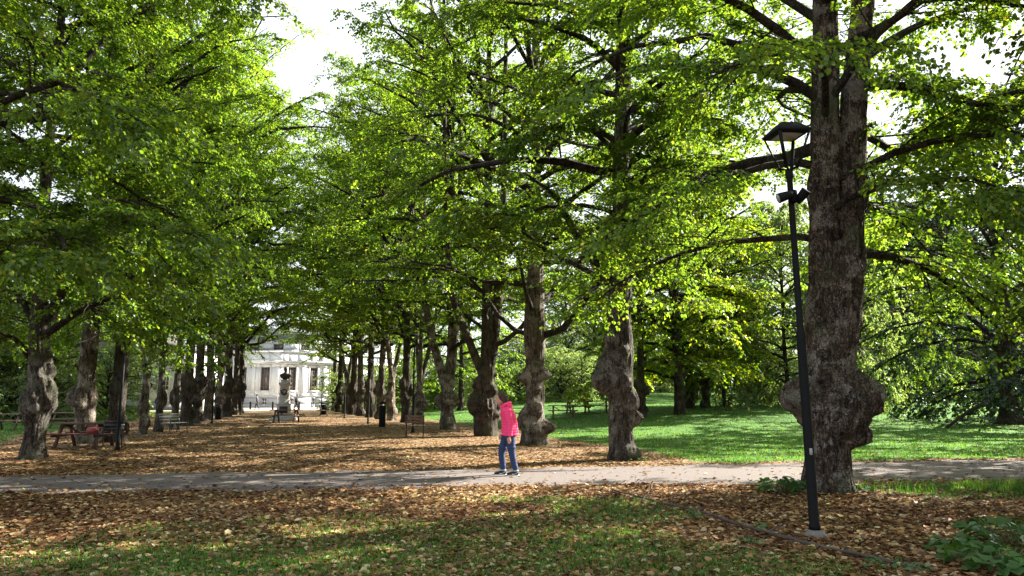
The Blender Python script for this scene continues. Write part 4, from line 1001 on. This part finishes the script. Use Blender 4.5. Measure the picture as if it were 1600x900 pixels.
    if detail:
        for h_, k, a in J['legs']:
            MB().tube([(a[0], a[1], a[2] + .045), (a[0] - .002, a[1], a[2] + .012)], [.059, .058], 18).build("jeans_cuff", cols['cuff'], t, True)
    # shoes
    for h_, k, a in J['legs']:
        s_ = MB(); x = a[0]; lift = a[2] - .08
        s_.tube([(x + .055, a[1], .05 + lift), (x + .01, a[1], .062 + lift), (x - .07, a[1], .052 + lift), (x - .15, a[1], .042 + lift), (x - .185, a[1], .036 + lift)], [.03, .044, .042, .036, .018], 14); s_.tube([(x, a[1], .05 + lift), (x, a[1], .095 + lift)], [.042, .04], 14)
        s_ = s_.build("shoe", cols['shoe'], t); baked(s_, vox, 1)
        so_ = MB(); a2 = np.linspace(0, 2 * pi, 29)[:-1]; ring_ = np.stack([x - .065 + .135 * np.cos(a2), a[1] + .046 * np.sin(a2) * (1 - .15 * np.cos(a2))], 1)
        V = np.concatenate([np.c_[ring_, np.full(28, .0 + lift)], np.c_[ring_ * 1.0, np.full(28, .030 + lift)]]); so_.add(V, [(k2, (k2 + 1) % 28, 28 + (k2 + 1) % 28, 28 + k2) for k2 in range(28)], [list(range(27, -1, -1)), list(range(28, 56))])
        so_.build("sole", cols['sole'], s_)
        if detail:
            for s in (-1, 1):
                yy = a[1] + s * .0445
                MB().tube([(x + .035, yy, .078 + lift), (x - .02, yy, .05 + lift), (x - .06, yy + s * .001, .042 + lift), (x - .075, yy, .05 + lift), (x - .07, yy, .062 + lift)], [.002, .005, .008, .007, .002], 8).build("shoe_mark", M_white, s_, True)
    if sc != 1: t.scale = (sc,) * 3
    return t
Mj = simple("pink_quilted_jacket", (.86, .05, .19), .75, 0, .06, 60, .1, .45)
Mjean = simple("blue_denim", (.018, .035, .10), .85, 0, .35, 60, .3)
Mcuff = simple("denim_turnup", (.22, .27, .34), .85, 0, .2, 80)
Mhair = simple("brown_hair", (.045, .024, .015), .8, 0, .4, 60, .4)
Mblk = simple("black_knit", (.012, .012, .013), .75, 0, .2, 60)
Msole = simple("white_sole", (.72, .72, .7), .6, 0, .05)
wb = G(793, 744)
person(wb, 0, "person in a pink quilted jacket and jeans walking along the gravel path", dict(
    head=(-.130, 1.545), neck=(-.055, 1.38), chest=(-.03, 1.22), hip=(.03, .9), hem=.80, long=True,
    arms=[((-.02, -.165, 1.30), (.055, -.225, 1.05), (.045, -.235, .80), -1), ((-.02, .165, 1.30), (.0, .23, 1.05), (-.10, .22, .84), 1)],
    legs=[((.05, -.085, .86), (.085, -.09, .47), (.165, -.09, .085)), ((.0, .085, .86), (-.125, .09, .46), (-.085, .09, .08))]),
    dict(hair=Mhair, jacket=Mj, puff=.0095, hood=True, legs=Mjean, cuff=Mcuff, shoe=Mblk, sole=Msole), None)
Mdk = simple("dark_cloth", (.02, .022, .028), .8); Mdk2 = simple("navy_cloth", (.03, .04, .07), .8)
for px, py, rz, lab, c in ((401, 640.5, 0.0, "far figure in dark clothes walking left of the monument before the building", Mdk2), (463, 640.5, pi, "far figure in black striding right of the monument before the building", Mdk)):
    person(G(px, py), rz, lab, dict(head=(-.06, 1.57), neck=(-.03, 1.40), chest=(0, 1.22), hip=(.02, .9), hem=.84,
        arms=[((0, -.17, 1.32), (.08, -.22, 1.06), (.02, -.23, .84), -1), ((0, .17, 1.32), (-.06, .22, 1.06), (-.18, .2, .90), 1)],
        legs=[((.04, -.085, .86), (.10, -.09, .48), (.32, -.09, .14)), ((.0, .085, .86), (-.16, .09, .48), (-.2, .09, .08))]),
        dict(hair=Mhair, jacket=c, puff=0, legs=Mdk, shoe=Mblk, sole=Mblk), None, "people in front of the building", False, 1.03)

# ------------------------------------------------------------------ sticks on the ground
M_twig = simple("dead_wood", (.06, .045, .036), .9, 0, .4, 12, .4)
def stick(pxs, r, label, side=()):
    pts = [G(a, b) + np.array([0, 0, r * .9 + dz]) for a, b, dz in pxs]
    q, rr = smoothp(pts, np.linspace(r, r * .45, len(pts)), 6); g = np.random.default_rng(len(pxs)); q[1:-1] += g.normal(0, .006, (len(q) - 2, 3))
    m = MB().tube(q, rr * (1 + g.normal(0, .12, len(rr))), 8)
    for (i, dx, dy, dz) in side:
        a = np.array(pts[i]); m.tube([a, a + np.array([dx, dy, dz]) * .5, a + np.array([dx, dy, dz])], [r * .5, r * .35, r * .15], 6)
    tag(m.build("fallen_branch", M_twig, None, True), label, "branch")
stick([(1440, 896, 0), (1400, 884, 0), (1340, 872, .01), (1270, 855, .0), (1200, 838, .02), (1150, 823, .01), (1100, 808, .03), (1050, 792, .0), (1000, 780, .01), (955, 768, 0)], .028, "long thin dark fallen branch lying across the litter past the lamp post foot", ((7, .1, .35, .12), (4, .3, .1, .1)))
stick([(708, 703, 0), (735, 709, .05), (760, 713, .02), (778, 718, 0)], .02, "short thin stick on the leaves behind the walking person")
stick([(1002, 784, 0), (1015, 774, .05), (1022, 764, .12)], .012, "twig sticking up beside the long fallen branch")

# ------------------------------------------------------------------ low plants
def plant(base, n, spread, h, leaf, label, seed, cat="plant", name="broadleaf_plant", group="broad-leaved plants on the ground"):
    g = np.random.default_rng(seed); t = empty(name, base, label=label, cat=cat, group=group)
    a = g.uniform(0, 2 * pi, n); r = spread * np.sqrt(g.random(n)); hh = h * g.uniform(.35, 1, n) * (1 - .4 * r / spread)
    tip = np.stack([r * np.cos(a), r * np.sin(a), hh], 1); rt = tip * np.array([.55, .55, 0]) + g.normal(0, .02, (n, 3)) * np.array([1, 1, 0])
    mid = (tip + rt) / 2 + np.array([0, 0, .04]); V, q = tubes(np.stack([rt, mid, tip], 1), np.full((n, 3), .004), 4)
    link("stems", mk_mesh("stems", V, [q], [M_plant]), t)
    d = np.stack([np.cos(a) + g.normal(0, .5, n), np.sin(a) + g.normal(0, .5, n), g.normal(-.25, .2, n)], 1); nr = np.stack([g.normal(0, .3, n), g.normal(0, .3, n), np.ones(n)], 1)
    V, q = leaves(tip, d, nr, leaf * g.uniform(.6, 1.25, n), wid=1.15)
    link("foliage", mk_mesh("foliage", V, [q], [M_plant]), t); return t
plant(G(1222, 770), 60, .38, .30, .13, "clump of broad green leaves left of the huge lime's foot", 1)
plant(G(1330, 768), 40, .30, .14, .10, "low green leaves at the right foot of the huge lime", 2)
plant(G(1560, 890), 95, .46, .24, .12, "large patch of broad green leaves in the lower right corner", 3)
plant(G(1600, 858), 70, .55, .36, .15, "leafy plant at the right edge above the corner patch", 4)
plant(G(1500, 862), 30, .3, .16, .12, "small leafy sprout on the litter left of the corner patch", 6)
plant(G(975, 717) + np.array([.15, -.42, 0]), 46, .42, .12, .07, "small green shoots around the foot of the second right-row lime", 5)
plant(G(1175, 850), 14, .12, .10, .06, "tiny green seedling on the litter near the fallen branch", 7)
plant(G(1085, 812), 14, .12, .18, .06, "little green seedling beside the middle of the fallen branch", 8)
plant(G(1185, 828) , 10, .1, .08, .06, "tiny seedling just left of the lamp post foot", 9)
plant(G(1400, 888) , 30, .3, .08, .06, "low green weeds at the near end of the fallen branch", 10)

# ------------------------------------------------------------------ fallen leaves and grass (uncountable)
g = np.random.default_rng(12)
def scatter(n, y0, y1, ext=.82):
    y = 1 / g.uniform(1 / y1, 1 / y0, n); x = g.uniform(-1, 1, n) * (ext * y + 1.5); return x, y
x, y = scatter(300000, 4.6, 62)
ga_ = grass_amount(x, y); on = (y > path_y(x, 0) - .03) & (y < path_y(x, 1) + .03)
u, v = uv_(x, y); clump = vn(x * 1.3, y * 1.3, 0, 9) + .8 * vn(x * .45, y * .45, 0, 10) + .5 * vn(x * 4, y * 4, 0, 11)
edge = np.minimum(np.abs(y - path_y(x, 0)), np.abs(y - path_y(x, 1)))
pr = np.where(on, .035 + .03 * np.clip(clump, 0, 2) + .30 * np.exp(-edge / .18), np.clip(1.02 - 1.02 * ga_ + .30 * clump - .10, np.where(y > path_y(x, 1), .03 + .12 * np.exp(-np.clip(u - 9, 0, 99) / 6), .30), 1))
k = (g.random(len(x)) < pr) & (v < 66); x, y, on = x[k], y[k], on[k]; n = len(x)
z = H(x, y) + g.uniform(.004, .018, n) + .018 * on
a = g.uniform(0, 2 * pi, n); d = np.stack([np.cos(a), np.sin(a), g.normal(0, .22, n)], 1); tl = np.where(y > 16, .10, .24); nr = np.stack([g.normal(0, 1, n) * tl, g.normal(0, 1, n) * tl, np.ones(n)], 1); d[:, 2] *= np.where(y > 16, .4, 1)
V, q = leaves(np.stack([x, y, z], 1), d, nr, (.03 + .052 * g.random(n) ** 1.6) * (1 + y / 60), T6 * np.array([1, 1, 1.3]))
tag(link("fallen_leaves", mk_mesh("fallen_leaves", V, [q], [M_litter])), "brown and yellow lime leaves covering the ground", "leaf litter", kind="stuff")

def blades(x, y, h, w, seed):
    g2 = np.random.default_rng(seed); n = len(x); z = H(x, y) - .005; a = g2.uniform(0, pi, n); b = g2.uniform(0, 2 * pi, n); l = g2.uniform(.1, .7, n) * h
    p0 = np.stack([x, y, z], 1); s = np.stack([np.cos(a), np.sin(a), 0 * a], 1) * (w / 2)[:, None]; lean = np.stack([np.cos(b) * l, np.sin(b) * l, 0 * b], 1)
    m_ = p0 + lean * .3 + np.stack([0 * h, 0 * h, h * .6], 1); tp = p0 + lean + np.stack([0 * h, 0 * h, h], 1)
    V = np.stack([p0 - s, p0 + s, m_ + s * .7, m_ - s * .7, tp], 1); bb = (np.arange(n) * 5)[:, None]
    return V.reshape(-1, 3), np.concatenate([bb + np.array([0, 1, 2, 3])]), bb + np.array([3, 2, 4])
x, y = scatter(420000, 5, 75); ga_ = grass_amount(x, y); u, v = uv_(x, y)
on = (y > path_y(x, 0) - .05) & (y < path_y(x, 1) + .1)
k = (g.random(len(x)) < np.clip(ga_ * 1.1, 0, 1)) & ~on & (ga_ > .25); x, y = x[k], y[k]
h = g.uniform(.03, .085, len(x)) * np.where(y > 14, .85, .75); w = .005 + .0011 * y
# long tufts at the right, beyond the litter
xx = 8.9 + g.normal(0, 1.2, 5000); yy = 12.9 + g.normal(0, .35, 5000); kz = vn(xx * 1.1, yy * 1.6, 0, 77) > -.15; xx, yy = xx[kz], yy[kz]; kk = yy < path_y(xx, 0) - .05; xx, yy = xx[kk], yy[kk]
h = np.concatenate([h, g.uniform(.04, .20, len(xx)) * (1 + .5 * vn(xx * 1.4, yy, 0, 4))]); w = np.concatenate([w, np.full(len(xx), .009)]); x = np.concatenate([x, xx]); y = np.concatenate([y, yy])
V, f4, f3 = blades(x, y, h, w, 5)
tag(link("grass", mk_mesh("grass", V, [f4, f3], [M_grass])), "short green grass of the lawns and patches", "grass", kind="stuff")
